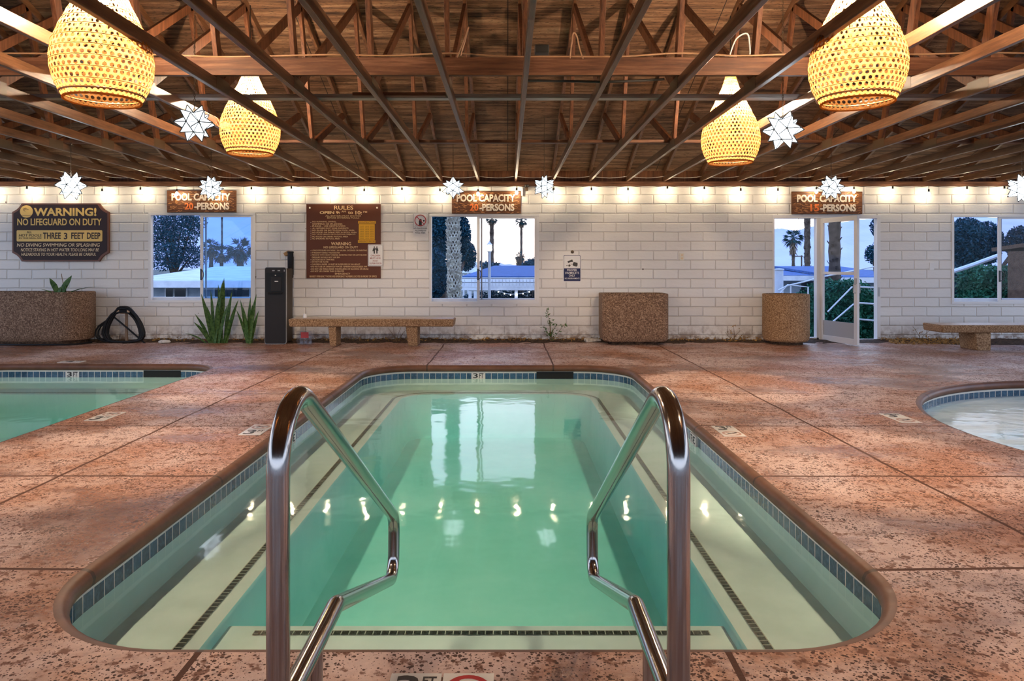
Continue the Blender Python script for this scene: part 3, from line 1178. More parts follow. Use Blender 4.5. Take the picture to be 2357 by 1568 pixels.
# ------------------------------------------------------------------ basket pendants
SHADE_H = .95
PROF = [(0, .232), (.05, .262), (.12, .293), (.2, .312), (.28, .315), (.36, .302), (.46, .268), (.56, .222), (.66, .172), (.76, .122), (.85, .085), (.95, .055)]


def shade_r(z):
    for (a, ra), (b, rb) in zip(PROF, PROF[1:]):
        if a <= z <= b:
            t = (z - a) / (b - a)
            t = t * t * (3 - 2 * t) * .3 + t * .7
            return ra + (rb - ra) * t
    return PROF[-1][1]


def make_pendant(label):
    t = thing('basket_pendant_lamp', label, 'pendant lamp', (0, 0, 0), 'woven basket pendant lamps')
    sh = MB()
    rows, cols = 27, 46
    dz = SHADE_H / rows
    # open hexagon weave wrapped round the profile: each cell is a ring of six strands
    def wrap(u, z):
        z = min(max(z, 0.0), SHADE_H)
        r = shade_r(z)
        a = 2 * PI * u / cols
        return (r * math.cos(a), r * math.sin(a), z)
    hexo = [(0, 2 / 3), (.5, 1 / 3), (.5, -1 / 3), (0, -2 / 3), (-.5, -1 / 3), (-.5, 1 / 3)]
    for i in range(rows + 1):
        for j in range(cols):
            cu, cz = j + (.5 if i % 2 else 0.0), i * dz
            ov = [wrap(cu + a, cz + b * dz) for a, b in hexo]
            k = .62
            iv = [wrap(cu + a * k, cz + b * dz * k) for a, b in hexo]
            fs = []
            for q in range(6):
                q2 = (q + 1) % 6
                fs.append((q, q2, 6 + q2, 6 + q))
            sh.add(ov + iv, fs)
    o = sh.build('woven_shade', M['cane'], t)
    hoops = MB()
    for i in range(2, rows, 2):
        z = (i + .5) * dz
        r = shade_r(z) + .002
        hoops.tube([(r * math.cos(a), r * math.sin(a), z) for a in [2 * PI * q / 40 for q in range(40)]], .0022, 4, closed=True)
    hoops.build('weave_hoops', M['cane'], o)
    for z, r, rr, mm in ((0.0, .233, .008, 'cane'), (.035, .257, .006, 'cane_rim'), (.95, .056, .006, 'cane_rim')):
        MB().tube([(r * math.cos(a), r * math.sin(a), z) for a in [2 * PI * q / 48 for q in range(48)]], rr, 7, closed=True).build('rim_hoop', M[mm], t, smooth=60)
    MB().lathe([(.016, 0), (.022, .02), (.022, .085), (.012, .10)], 14, (0, 0, .73)).build('lamp_socket', M['sign_black'], t, smooth=40)
    MB().ball((0, 0, .665), .036, 14, 9, 1.25).build('bulb', M['warm_bulb'], t, smooth=60)
    MB().tube([(0, 0, .82), (0, 0, 1.62)], .005, 6).build('cord', M['wire_black'], t)
    return t


LAMPS = [(-2.555, 4.50, 2.262, .935, 'large woven basket pendant lamp nearest the left side, cut by the top edge'),
         (-2.635, 7.30, 2.345, 1.0, 'smaller looking woven basket lamp beyond it on the left'),
         (2.285, 7.30, 2.278, .93, 'woven basket pendant lamp beside the bright star on the right'),
         (2.185, 4.45, 2.235, .905, 'large woven basket pendant lamp at the top right corner')]
LAMPS[1] = (-2.635, 7.30, 2.37, .94, 'woven basket pendant lamp further back on the left, over the left deck')
p0 = None
for k, (x, y, z, s, lab) in enumerate(LAMPS):
    o = make_pendant(lab) if p0 is None else copy_tree(p0)
    p0 = p0 or o
    o.location = (x, y, z)
    o.scale = (s, s, s)
    o.rotation_euler = (0, 0, .3 * k)
    o['label'] = lab
# the same row of lamps goes on above the photographer
for x, y, lab in ((-2.5, 1.5, 'woven basket pendant lamp above the near deck on the left'), (2.2, 1.5, 'woven basket pendant lamp above the near deck on the right')):
    o = copy_tree(p0)
    o.location = (x, y, 2.18)
    o.scale = (1, 1, 1)
    o['label'] = lab


# ------------------------------------------------------------------ star lanterns
def ico():
    g_ = (1 + 5 ** .5) / 2
    v = [Vector(p).normalized() for p in ((-1, g_, 0), (1, g_, 0), (-1, -g_, 0), (1, -g_, 0), (0, -1, g_), (0, 1, g_), (0, -1, -g_), (0, 1, -g_), (g_, 0, -1), (g_, 0, 1), (-g_, 0, -1), (-g_, 0, 1))]
    f = [(0, 11, 5), (0, 5, 1), (0, 1, 7), (0, 7, 10), (0, 10, 11), (1, 5, 9), (5, 11, 4), (11, 10, 2), (10, 7, 6), (7, 1, 8), (3, 9, 4), (3, 4, 2), (3, 2, 6), (3, 6, 8), (3, 8, 9), (4, 9, 5), (2, 4, 11), (6, 2, 10), (8, 6, 7), (9, 8, 1)]
    return v, f


def make_star(label, drop, mat='star_glass'):
    t = thing('star_lantern', label, 'star lantern', (0, 0, 0), 'hanging glass star lanterns')
    v, f = ico()
    Rr, Ri = .172, .098
    body, lead = MB(), MB()
    seen = set()
    for a, b, c in f:
        apex = (v[a] + v[b] + v[c]).normalized() * Rr
        base = [v[q] * Ri for q in (a, b, c)]
        body.add(base + [apex], [(0, 1, 3), (1, 2, 3), (2, 0, 3)])
        for q, p in zip((a, b, c), base):
            lead.tube([p, apex], .0046, 4, caps=False)
        for q, r_ in ((a, b), (b, c), (c, a)):
            key = tuple(sorted((q, r_)))
            if key not in seen:
                seen.add(key)
                lead.tube([v[q] * Ri, v[r_] * Ri], .0048, 4, caps=False)
    body.build('glass_body', M[mat], t)
    lead.build('lead_frame', M['lead'], t)
    ch = MB()
    z = .12
    k = 0
    while z < drop:
        ring = []
        for q in range(8):
            a = 2 * PI * q / 8
            p = (.007 * math.cos(a), 0, z + .013 * math.sin(a))
            ring.append(p if k % 2 == 0 else (0, p[0], p[2]))
        ch.tube(ring, .0022, 4, closed=True)
        z += .021
        k += 1
    ch.build('chain', M['chain_metal'], t)
    return t


STARS = [(448, 284, 88, 'glass star lantern hanging alone left of the smaller basket lamp'),
         (163, 427, 66, 'glass star lantern over the upper edge of the warning plaque'),
         (486, 432, 56, 'glass star lantern in front of the left capacity sign'),
         (1043, 432, 52, 'glass star lantern at the left end of the middle capacity sign'),
         (1253, 430, 54, 'glass star lantern just right of the middle capacity sign'),
         (1802, 300, 90, 'brightest glass star lantern beside the right basket lamp'),
         (1913, 431, 57, 'glass star lantern in front of the capacity sign above the door'),
         (2352, 433, 66, 'glass star lantern cut by the right edge of the picture')]
for k, (px, py, d, lab) in enumerate(STARS):
    Y = F * .335 / d
    zc = Z(py, Y)
    sc_ = d * Y / F / .335
    o = make_star(lab, (PLY_Z(Y) - zc) / sc_, 'bright_star_glass' if k in (1, 5, 7) else 'star_glass')
    o.location = (X(px, Y), Y, zc)
    o.scale = (sc_, sc_, sc_)
    o.rotation_euler = (0, 0, .47 * k + .2)

# ------------------------------------------------------------------ string of bulbs along the wall
sl = thing('string_lights', 'string of warm clear bulbs along the top of the block wall', 'string lights', (0, WALL - .16, Z(428, WALL - .16)))
pts = []
for k in range(-14, 14):
    for j in range(6):
        u = j / 6
        pts.append((XK(k) + .6096 * u, 0.0, -.018 * math.sin(PI * u)))
MB().tube(pts, .004, 5).build('cord', M['wire_black'], sl, smooth=60)
rb = random.Random(11)
for k in range(-14, 14):
    dz_ = -.012 + rb.uniform(-.03, .02)
    x = XK(k) + rb.uniform(-.02, .02)
    MB().tube([(x, 0, 0), (x, 0, dz_ - .02)], .003, 5).lathe([(.010, 0), (.014, .004), (.014, .045), (.008, .05)], 10, (x, 0, dz_ - .06)).build('bulb_socket', M['sign_black'], sl, smooth=40)
    MB().lathe([(.003, -.062), (.016, -.056), (.025, -.036), (.024, -.022), (.012, 0)], 10, (x, 0, dz_ - .06)).build('bulb', M['string_bulb_glow'], sl, smooth=60)


# ------------------------------------------------------------------ windows and door
def window(n, rect, split, latch_right, label, screen_from=None, pane_l='clear_glass', pane_r='tinted_glass'):
    a, b, c, d = rect
    x0, x1, z0, z1 = X(a), X(c), Z(d), Z(b)
    t = thing(f'window_{n}', label, None, (0, 0, 0), kind='structure')
    fw, y0, y1 = .040, WALL - .012, WALL + .07
    fr = MB()
    fr.span((x0, y0, z1 - fw), (x1, y1, z1)).span((x0, y0, z0), (x1, y1, z0 + fw)).span((x0, y0, z0 + fw), (x0 + fw, y1, z1 - fw)).span((x1 - fw, y0, z0 + fw), (x1, y1, z1 - fw))
    fr.build('window_frame', M['frame_white'], t, bevel=.003)
    xs = X(split)
    # sliding sash on the right, nearer the room
    sw = .045
    sa = MB()
    ya, yb = WALL - .004, WALL + .026
    sa.span((xs - sw / 2, ya, z0 + fw), (xs + sw / 2, yb, z1 - fw)).span((x1 - fw - sw * .8, ya, z0 + fw), (x1 - fw, yb, z1 - fw))
    sa.span((xs + sw / 2, ya, z1 - fw - sw * .7), (x1 - fw - sw * .8, yb, z1 - fw)).span((xs + sw / 2, ya, z0 + fw), (x1 - fw - sw * .8, yb, z0 + fw + sw * .7))
    s_o = sa.build('sliding_sash', M['frame_white'], t, bevel=.003)
    MB().span((xs + sw / 2 - .004, WALL + .010, z0 + fw + .03), (x1 - fw - sw * .8 + .004, WALL + .014, z1 - fw - .03)).build('pane', M[pane_r], s_o)
    MB().span((x0 + fw - .004, WALL + .044, z0 + fw - .004), (xs, WALL + .048, z1 - fw + .004)).build('pane', M[pane_l], t)
    # inner track rail of the fixed light seen through the glass
    MB().span((xs + sw * .9, WALL + .04, z0 + fw), (xs + sw * 1.4, WALL + .06, z1 - fw)).build('fixed_stile', M['grey_trim'], t, bevel=.002)
    # sill outside
    MB().span((x0, y1, z0 - .01), (x1, WALL + .20, z0 + .088)).build('window_sill', M['white_paint'], t, bevel=.004)
    # handle on the meeting stile
    zm = Z(632 if n < 3 else 636)
    hx = xs
    h = MB().box((hx - .006, WALL - .012, zm), (.024, .016, .185))
    hh = h.build('latch', M['handle_black'], s_o, bevel=.004)
    arc = [(hx + .008, WALL - .012, zm + .075)] + [(hx + .008 + .040 * math.sin(PI * q / 10), WALL - .035, zm + .075 * math.cos(PI * q / 10)) for q in range(11)] + [(hx + .008, WALL - .012, zm - .075)]
    MB().tube(arc, .006, 6).build('pull', M['handle_black'], hh, smooth=60)
    return t


window(1, OPEN[0], 464, False, 'white sliding window at the left below a capacity sign', pane_r='tinted_glass')
window(2, OPEN[1], 1101, False, 'white sliding window in the middle below a capacity sign', pane_r='screened_glass')
window(3, OPEN[3], 2301, False, 'white sliding window at the right edge', pane_r='screened_glass')

# glazed door with side light: frame, fixed light and open leaf
a, b, c, d = OPEN[2]
dx0, dx1, dz1 = X(a), X(c), Z(b)
xm = X(1884)
t = thing('door_1', 'white framed glass door standing open beside a fixed side light', None, (0, 0, 0), kind='structure')
fr = MB()
y0, y1 = WALL - .015, WALL + .10
fw = .055
fr.span((dx0, y0, dz1 - fw), (dx1, y1, dz1)).span((dx0, y0, 0), (dx0 + .03, y1, dz1 - fw)).span((dx1 - fw, y0, 0), (dx1, y1, dz1 - fw)).span((xm - .035, y0, 0), (xm + .035, y1, dz1 - fw))
fr.span((dx0, y0, 0), (xm, y1, .05))
fr.span((xm, y0, -.02), (dx1, y1 + .05, .014))
fr.build('door_frame', M['frame_white'], t, bevel=.003)
MB().span((dx0 + .02, WALL + .05, .04), (xm - .03, WALL + .054, dz1 - fw + .005)).build('side_pane', M['clear_glass'], t)
MB().box((dx1 - .03, y0 - .002, Z(672)), (.03, .006, .15)).build('strike_plate', M['galv'], t)
# leaf, hinged at the middle post and swung into the room
hx, hy = xm + .045, WALL - .01
leafw = .86
ang = math.atan2(-.83, .17 + .02)
lf = thing('door_leaf', 'open glazed door leaf with a solid kick panel', None, (hx, hy, .012), rz=ang)
lf.parent = t
hz = dz1 - fw - .02
l = MB()
l.span((0, -.02, 0), (.055, .02, hz)).span((leafw - .075, -.02, 0), (leafw, .02, hz)).span((.055, -.02, hz - .075), (leafw - .075, .02, hz)).span((.055, -.02, 0), (leafw - .075, .02, .09))
l.span((.055, -.02, 1.075), (leafw - .075, .02, 1.12))
l.build('leaf_frame', M['frame_white'], lf, bevel=.003)
MB().span((.05, -.008, .085), (leafw - .07, .008, .33)).build('kick_panel', M['galv'], lf)
MB().span((.05, -.003, .33), (leafw - .07, .003, hz - .07)).build('leaf_pane', M['clear_glass'], lf)
hd = MB()
for s in (-1, 1):
    hd.tube([(leafw - .035, s * .02, .93), (leafw - .035, s * .055, .93), (leafw - .035, s * .055, .80), (leafw - .035, s * .02, .80)], .008, 8)
hd.box((leafw - .035, 0, .98), (.05, .05, .09))
hd.build('pull_handle', M['galv'], lf, smooth=40)


# ------------------------------------------------------------------ signs
def rect_poly(x0, y0, x1, y1, Y, r=0.0, n=5):
    ax, bx, az, bz = X(x0, Y), X(x1, Y), Z(y1, Y), Z(y0, Y)
    if not r:
        return [(ax, az), (bx, az), (bx, bz), (ax, bz)]
    return [(px_, pz_) for px_, pz_ in rrect(ax, bx, az, bz, r, n)]


# 1. carved warning plaque
SY = WALL - .045
t = thing('warning_plaque', 'dark brown plaque with clipped corners reading WARNING! NO LIFEGUARD ON DUTY', 'sign', (X(139), WALL, Z(535)))
L0 = (X(139), WALL, Z(535))


def plaque_outline(x0, y0, x1, y1, k=22, q=20, Y=SY):
    pts = []
    for cx, cy, sx, sy in ((x0, y0, 1, 1), (x1, y0, -1, 1), (x1, y1, -1, -1), (x0, y1, 1, -1)):
        arc = []
        for j in range(6):
            a_ = j / 5
            # concave bite bulging inwards
            bx_ = k * (1 - a_)
            by_ = q * a_
            dd = 5 * math.sin(PI * a_)
            arc.append((cx + sx * (k - bx_ + (dd * .4) - (0)), cy + sy * (q - by_ + dd * .4)))
        pts.append(arc)
    ol = []
    # top-left goes from left side to top; keep the order around
    ol += pts[0] + list(reversed(pts[1])) + pts[2] + list(reversed(pts[3]))
    return [(X(u, Y), Z(w, Y)) for u, w in ol]


MB().plate(plaque_outline(28, 468, 250, 602), SY, WALL - .002).build('edge_board', M['plaque_edge'], t, loc=None)
MB().plate(plaque_outline(31.5, 471, 246.5, 598.5), SY - .004, SY).build('face_board', M['plaque_brown'], t)
SY2 = SY - .0045
disc = MB().plate([(X(61.5, SY) + .105 * math.cos(2 * PI * q / 36), Z(487, SY) + .102 * math.sin(2 * PI * q / 36)) for q in range(36)], SY2 - .004, SY2)
disc.build('emblem_disc', M['letter_gold'], t)
em = MB()
for q in range(3):
    em.tube([(X(61.5, SY) + .045 * math.cos(.6 + .35 * q2 + q), SY2 - .005, Z(486 - 2 * q, SY) + .035 * math.sin(.6 + .35 * q2 + q)) for q2 in range(6)], .003, 4)
em.box((X(61.5, SY), SY2 - .0045, Z(496, SY)), (.15, .003, .006))
em.build('emblem_mark', M['plaque_edge'], t)
MB().plate(rect_poly(39, 530, 236, 556, SY, .02), SY2 - .004, SY2).build('depth_panel', M['letter_gold'], t)
tx = MB()
tx.text('WARNING!', 78, 478.5, 222, 497.5, SY2, .035)
tx.text('NO LIFEGUARD ON DUTY', 40, 503, 234, 519, SY2, .02)
tx.build('gold_lettering', M['letter_gold'], t)
tx = MB()
tx.text('NO DIVING SWIMMING OR SPLASHING', 39, 560, 230, 568, SY2, .008, .15)
tx.text('NOTICE STAYING IN HOT WATER TOO LONG MAY BE', 48, 571.5, 228, 579, SY2, .008, .15)
tx.text('HAZARDOUS TO YOUR HEALTH. PLEASE BE CAREFUL', 49, 582, 221, 589, SY2, .008, .15)
tx.build('pale_lettering', M['letter_pale'], t)
tx = MB()
SY3 = SY2 - .0045
tx.text('THREE', 99, 535.5, 140, 550, SY3, .02).text('3', 147, 536, 155, 551, SY3, .02).text('FEET', 164, 535.5, 194, 550, SY3, .02).text('DEEP', 200, 535.5, 231, 550, SY3, .02)
tx.text('ALL', 62, 532, 73, 537, SY3).text('HOT POOLS', 43.5, 539, 95.5, 545, SY3, .0, .1).text('IN THIS AREA ARE', 44, 546.5, 95.5, 550, SY3)
tx.build('lettering', M['plaque_brown'], t)
for ch in t.children:
    ch.location = (-L0[0], -L0[1], -L0[2])


# 2. three capacity boards
def capacity(x0, y0, x1, y1, num, label):
    sy = WALL - .035
    loc = (X((x0 + x1) / 2), WALL, Z((y0 + y1) / 2))
    t = thing('capacity_sign', label, 'sign', loc, 'wooden pool capacity signs')
    bw = MB().plate(rect_poly(x0, y0, x1, y1, sy), sy, WALL - .001)
    o = bw.build('board', M['sign_wood'], t, bevel=.005)
    w, h = x1 - x0, y1 - y0
    tx = MB()
    s2 = sy - .001
    tx.text('POOL CAPACITY', x0 + .07 * w, y0 + .14 * h, x0 + .92 * w, y0 + .47 * h, s2, .035, 0, .008)
    tx.text('-PERSONS', x0 + .40 * w, y0 + .56 * h, x0 + .905 * w, y0 + .88 * h, s2, .035, 0, .008)
    l1 = tx.build('cream_lettering', M['sign_cream'], t)
    tx = MB().text(num, x0 + .26 * w, y0 + .56 * h, x0 + .385 * w, y0 + .88 * h, s2, .03, 0, .008)
    l2 = tx.build('orange_number', M['sign_orange'], t)
    # gouged carving round the lettering
    cv = MB()
    rr = random.Random(int(x0))
    for _ in range(150):
        u, vv_ = rr.uniform(.02, .98), rr.uniform(.04, .96)
        px_, py_ = x0 + u * w, y0 + vv_ * h
        a_ = rr.uniform(-.5, .5)
        ln = rr.uniform(.03, .075)
        cx_, cz_ = X(px_, sy), Z(py_, sy)
        cx_ = min(max(cx_, X(x0, sy) + ln), X(x1, sy) - ln)
        cv.bar((cx_ - ln / 2 * math.cos(a_), sy - .0012, cz_ - ln / 2 * math.sin(a_)), (cx_ + ln / 2 * math.cos(a_), sy - .0012, cz_ + ln / 2 * math.sin(a_)), .004, .009)
    l3 = cv.build('carved_groove', M['gouge'], t)
    for ch in t.children:
        ch.location = (-loc[0], -loc[1], -loc[2])
    return t


capacity(384, 438, 543, 489, '20', 'carved wooden POOL CAPACITY 20-PERSONS sign above the left window')
capacity(1040, 440, 1199, 492, '20', 'carved wooden POOL CAPACITY 20-PERSONS sign above the middle window')
capacity(1823, 441, 1985, 493, '15', 'carved wooden POOL CAPACITY 15-PERSONS sign above the door')

# 3. rules board
sy = WALL - .03
loc = (X(790), WALL, Z(556))
t = thing('rules_board', 'large square brown board headed RULES with rows of small lettering', 'sign', loc)
MB().plate(rect_poly(705, 470, 876, 641, sy), sy, WALL - .001).build('board', M['rules_brown'], t, bevel=.003)
s2 = sy - .0005
tx = MB()
tx.text('RULES', 769, 473.5, 813, 482.5, s2, .01)
tx.text('OPEN 9:', 736, 486, 782.5, 493, s2, .03).text('AM', 786, 485, 796, 489, s2).text('to', 801, 486.5, 812.5, 493, s2, .02).text('10:', 818, 485.5, 833, 494, s2, .03).text('PM', 836, 486, 845, 490, s2, .01)
tx.text('ALL BATHERS MUST SHOWER', 749, 495.5, 831, 498.7, s2).text('BEFORE ENTERING POOLS', 753, 500, 827, 503.3, s2)
rows = [('NO RUNNING, DIVING,', 719, 774, 509), ('SWIMMING OR SPLASHING', 719, 788, 514.2), ('PLEASE... USE RESTROOMS', 719, 795, 519), ('ALL BATHERS MUST WEAR SWIMSUITS', 719, 802, 524), ('NO GLASS OR BOTTLES IN POOL AREA', 718.5, 816, 528.8),
        ('NO FOOD OR DRINK PETS IN POOL AREA', 718.5, 821, 533.6), ('NO TOYS, BALLS OR FLOATING OBJECTS', 718.5, 818, 538.3), ('NO FOOD OR DRINK IN POOL AREA', 718.5, 801, 543), ('NO SMOKING IN POOL AREA', 718.5, 782, 547.8)]
for s, x0_, x1_, yy in rows:
    tx.text(s, x0_, yy, x1_, yy + 3.3, s2)
tx.text('WARNING', 762, 557.6, 808, 564.8, s2, .01)
tx.text('NO LIFEGUARD ON DUTY', 745, 567, 824, 571.8, s2, .005)
rows2 = [('LONG EXPOSURE MAY RESULT IN NAUSEA, DIZZINESS OR FAINTING', 718, 844.5, 575), ('IF PREGNANT CONSULT YOUR DOCTOR', 718, 782, 580.3), ('PERSONS WITH HEART DISEASE, DIABETES, HIGH OR LOW BLOOD', 718, 844, 585.5), ('PRESSURE SHOULD NOT USE SPA', 718, 782, 590.7),
         ('CAUTION USE AT OWN RISK', 718, 770, 596), ('DO NOT USE ALONE', 718, 756, 601.2), ('CHILDREN UNDER 14 MUST BE SUPERVISED BY AN ADULT', 717.5, 829, 606.8), ('DO NOT USE OR OPERATE IF WATER TEMPERATURE EXCEEDS 104F', 717, 845, 612), ('DO NOT USE WHILE UNDER THE INFLUENCE OF ALCOHOL OR DRUGS', 717, 848, 617.5),
         ('DO NOT USE LONGER THAN 20 MINUTES', 717, 792, 622.8)]
for s, x0_, x1_, yy in rows2:
    tx.text(s, x0_, yy, x1_, yy + 3.5, s2)
tx.text('EMERGENCY', 771, 628.3, 806, 632.2, s2).text('NEAREST EMERGENCY PHONE AND EMERGENCY NUMBERS LOCATED IN FRONT OF OFFICE', 712.5, 634.2, 867, 638.6, s2)
tx.build('lettering', M['rules_letter'], t)
bl = MB()
for yy in [512, 521.5, 527, 532, 537, 541.5, 546, 550.5] + [577, 582.3, 587.5, 598, 603.2, 608.8, 614, 619.5, 624.8]:
    bl.lathe([(.0001, 0), (.007, .001), (.007, .004), (.0001, .005)], 8, (X(715.5, s2), s2, Z(yy, s2) - .0025))
bl.build('bullet_dot', M['sign_cream'], t)
pn = MB().plate(rect_poly(826, 516, 862.5, 552, s2), s2 - .003, s2 + .001).plate(rect_poly(824.5, 509, 865, 515, s2), s2 - .003, s2 + .001).plate(rect_poly(824, 553, 864, 559, s2), s2 - .003, s2 + .001)
po = pn.build('spa_panel', M['gold_panel'], t)
tx = MB().text('SPA INSTRUCTIONS', 826, 510.5, 863.5, 513.5, s2 - .0035).text('EMERGENCY SPA USE', 825.5, 554.5, 862.5, 557.5, s2 - .0035)
for cxx in (829, 841, 852):
    for yy in range(520, 550, 4):
        tx.text('POOL USE', cxx, yy, cxx + 8, yy + 1.6, s2 - .0035)
tx.build('panel_lettering', M['rules_brown'], po)
sc = MB()
for px_, py_ in ((713, 478.5), (868, 478.5)):
    sc.lathe([(.016, 0), (.014, .003), (.002, .008)], 12, (0, 0, 0))
    n0 = len(sc.v) - 36
    for q in range(n0, len(sc.v)):
        x_, y_, z_ = sc.v[q]
        sc.v[q] = (X(px_, s2) + x_, s2 - z_, Z(py_, s2) + y_)
sc.build('screw_head', M['sign_cream'], t)
for ch in t.children:
    ch.location = (-loc[0], -loc[1], -loc[2])


def small_sign(name, label, x0, y0, x1, y1, r, Yf, thick=.004):
    loc = (X((x0 + x1) / 2), WALL, Z((y0 + y1) / 2))
    t = thing(name, label, 'sign', loc)
    MB().plate(rect_poly(x0, y0, x1, y1, Yf, r), Yf, Yf + thick).build('panel', M['sign_white'], t)
    return t, loc


def border(mb, x0, y0, x1, y1, r, Y, w=.004):
    o_ = rect_poly(x0, y0, x1, y1, Y, r)
    cx = sum(p[0] for p in o_) / len(o_)
    cz = sum(p[1] for p in o_) / len(o_)
    n = len(o_)
    ax, bx, az, bz = X(x0, Y), X(x1, Y), Z(y1, Y), Z(y0, Y)
    i_ = [(p[0] + w * (1 if p[0] < cx else -1), p[1] + w * (1 if p[1] < cz else -1)) for p in o_]
    vs = [(p[0], Y, p[1]) for p in o_] + [(p[0], Y, p[1]) for p in i_]
    mb.add(vs, [(k, (k + 1) % n, n + (k + 1) % n, n + k) for k in range(n)])


def discs(mb, px, py, r, Y, n=20, kx=1.0):
    mb.plate([(X(px, Y) + r * kx * math.cos(2 * PI * q / n), Z(py, Y) + r * math.sin(2 * PI * q / n)) for q in range(n)], Y - .001, Y)


def poly(mb, pts, Y):
    mb.plate([(X(a_, Y), Z(b_, Y)) for a_, b_ in pts], Y - .001, Y)


# 4. children sign
Yc = WALL - .040
t, loc = small_sign('children_sign', 'small white sign with two adults and a child overlapping the rules board', 847, 563, 882, 613, .012, Yc)
Y2 = Yc - .0008
k = MB()
border(k, 848.3, 564.3, 880.7, 611.7, .010, Y2, .003)
discs(k, 861.5, 569, .012, Y2)
discs(k, 867.5, 569, .012, Y2)
poly(k, [(859, 571.5), (864, 571), (864.4, 574), (863, 577), (863.2, 584), (860, 584), (860, 578), (857, 578.5)], Y2)
poly(k, [(865, 571), (870, 571.5), (871, 578), (869, 577), (869, 584), (866.2, 584), (866, 577), (864.6, 574)], Y2)
k.build('family_symbol', M['sign_black'], t)
tx = MB()
for s, a_, b_, yy in (('CHILDREN', 853.5, 875, 586.5), ('MUST HAVE', 852, 876, 592.5), ('ADULT', 857.5, 870.5, 598.5), ('SUPERVISION', 850.5, 878, 604.5)):
    tx.text(s, a_, yy, b_, yy + 3.8, Y2, .01)
tx.build('red_lettering', M['sign_red'], t)
for ch in t.children:
    ch.location = (-loc[0], -loc[1], -loc[2])

# 5. no glassware sign
Yc = WALL - .012
t, loc = small_sign('glassware_sign', 'small white sign with a crossed-out bottle beside the middle window', 951, 490, 985, 539, .006, Yc)
Y2 = Yc - .0008
k = MB()
border(k, 951.8, 491.5, 983.2, 522.5, .003, Y2, .003)
poly(k, [(964.2, 508), (965.5, 506.5), (965.8, 504.2), (970, 504.2), (970.3, 507), (970.8, 508.5), (970.8, 518), (964.2, 518)], Y2)
poly(k, [(973, 506.5), (978, 506.5), (977, 509), (975.5, 511.5), (974, 509)], Y2)
k.bar((X(955.5, Y2), Y2 - .0005, Z(518.5, Y2)), (X(977, Y2), Y2 - .0005, Z(518.5, Y2)), .001, .006)
k.build('bottle_symbol', M['sign_black'], t)
k = MB()
cx, cz = X(967.6, Y2), Z(507.5, Y2)
rr_ = [(cx + .089 * math.cos(2 * PI * q / 40), Y2 - .0015, cz + .089 * math.sin(2 * PI * q / 40)) for q in range(40)]
k.tube(rr_, .0065, 6, closed=True)
k.bar((cx - .063, Y2 - .002, cz + .063), (cx + .063, Y2 - .002, cz - .063), .003, .011)
k.build('prohibition_ring', M['no_red'], t)
tx = MB()
for s, a_, b_, yy in (('NO GLASSWARE', 952, 983.5, 524), ('ALLOWED IN', 955.5, 980.5, 529.2), ('POOL AREA', 955.8, 979, 534.3)):
    tx.text(s, a_, yy, b_, yy + 3.4, Y2, .01)
tx.build('lettering', M['sign_black'], t)
for ch in t.children:
    ch.location = (-loc[0], -loc[1], -loc[2])

# 6. swimsuits sign
t, loc = small_sign('swimsuit_sign', 'small blue and white PROPER SWIMSUITS ONLY sign right of the middle window', 1295, 586.5, 1338, 650, .014, Yc)
k = MB().plate(rect_poly(1297.8, 618, 1335.8, 647, Y2, .008), Y2 - .0005, Y2)
border(k, 1297.6, 588, 1336, 647.2, .012, Y2 - .0003, .006)
k.build('navy_panel', M['navy'], t)
k = MB()
poly(k, [(1306, 602), (1313, 599), (1317.2, 597.3), (1319.2, 602.8), (1314, 603), (1308, 605.8)], Y2)
poly(k, [(1320.5, 603), (1329.5, 605.5), (1329.5, 611), (1327, 614), (1321, 612.5), (1317.5, 610)], Y2)
poly(k, [(1303.5, 611), (1305.5, 610), (1306.5, 612), (1304.5, 613)], Y2)
poly(k, [(1308, 610.5), (1311, 608.5), (1313.5, 611), (1311.5, 614), (1308.5, 613.5)], Y2)
poly(k, [(1313.5, 609), (1316, 607), (1315.5, 609.5)], Y2)
k.build('swimwear_symbol', M['sign_black'], t)
k = MB()
for s, a_, b_, yy, hh in (('PROPER', 1305.5, 1328, 619.5, 5), ('SWIMSUITS', 1300.8, 1333, 626, 5), ('ONLY', 1309.5, 1323.5, 632, 5), ('NO UNDERGARMENTS', 1300, 1334, 639.3, 3.4)):
    k.text(s, a_, yy, b_, yy + hh, Y2 - .001, .01)
k.build('white_lettering', M['sign_white'], t)
for ch in t.children:
    ch.location = (-loc[0], -loc[1], -loc[2])
t = thing('wall_hook', 'small rusty round fitting on the wall above the swimsuit sign', 'hook', (X(1317.5), WALL, Z(580)))
hk = MB().lathe([(.028, 0), (.026, .006), (.012, .012), (.012, .03), (.004, .034)], 14, (0, 0, 0))
hk.v = [(x_, -z_, y_) for x_, y_, z_ in hk.v]
hk.build('rosette', M['chain_metal'], t, smooth=40)
# outlets
for px_, py_, lab, mm in ((1569.5, 591, 'cream electrical outlet on the plain stretch of wall', 'outlet_cream'), (2144.5, 613, 'blank wall plate painted over between the door and the right window', 'sign_white')):
    t = thing('wall_outlet', lab, 'outlet', (X(px_), WALL, Z(py_)))
    MB().box((0, -.004, 0), (.075, .008, .118)).build('cover_plate', M[mm], t, bevel=.003)
    if mm == 'outlet_cream':
        oc = MB()
        for s in (-1, 1):
            oc.lathe([(.016, 0), (.016, .002)], 12, (0, 0, 0))
            for q in range(len(oc.v) - 24, len(oc.v)):
                x_, y_, z_ = oc.v[q]
                oc.v[q] = (x_, -.0085 - z_, s * .026 + y_)
        oc.build('socket_face', M['letter_pale'], t)

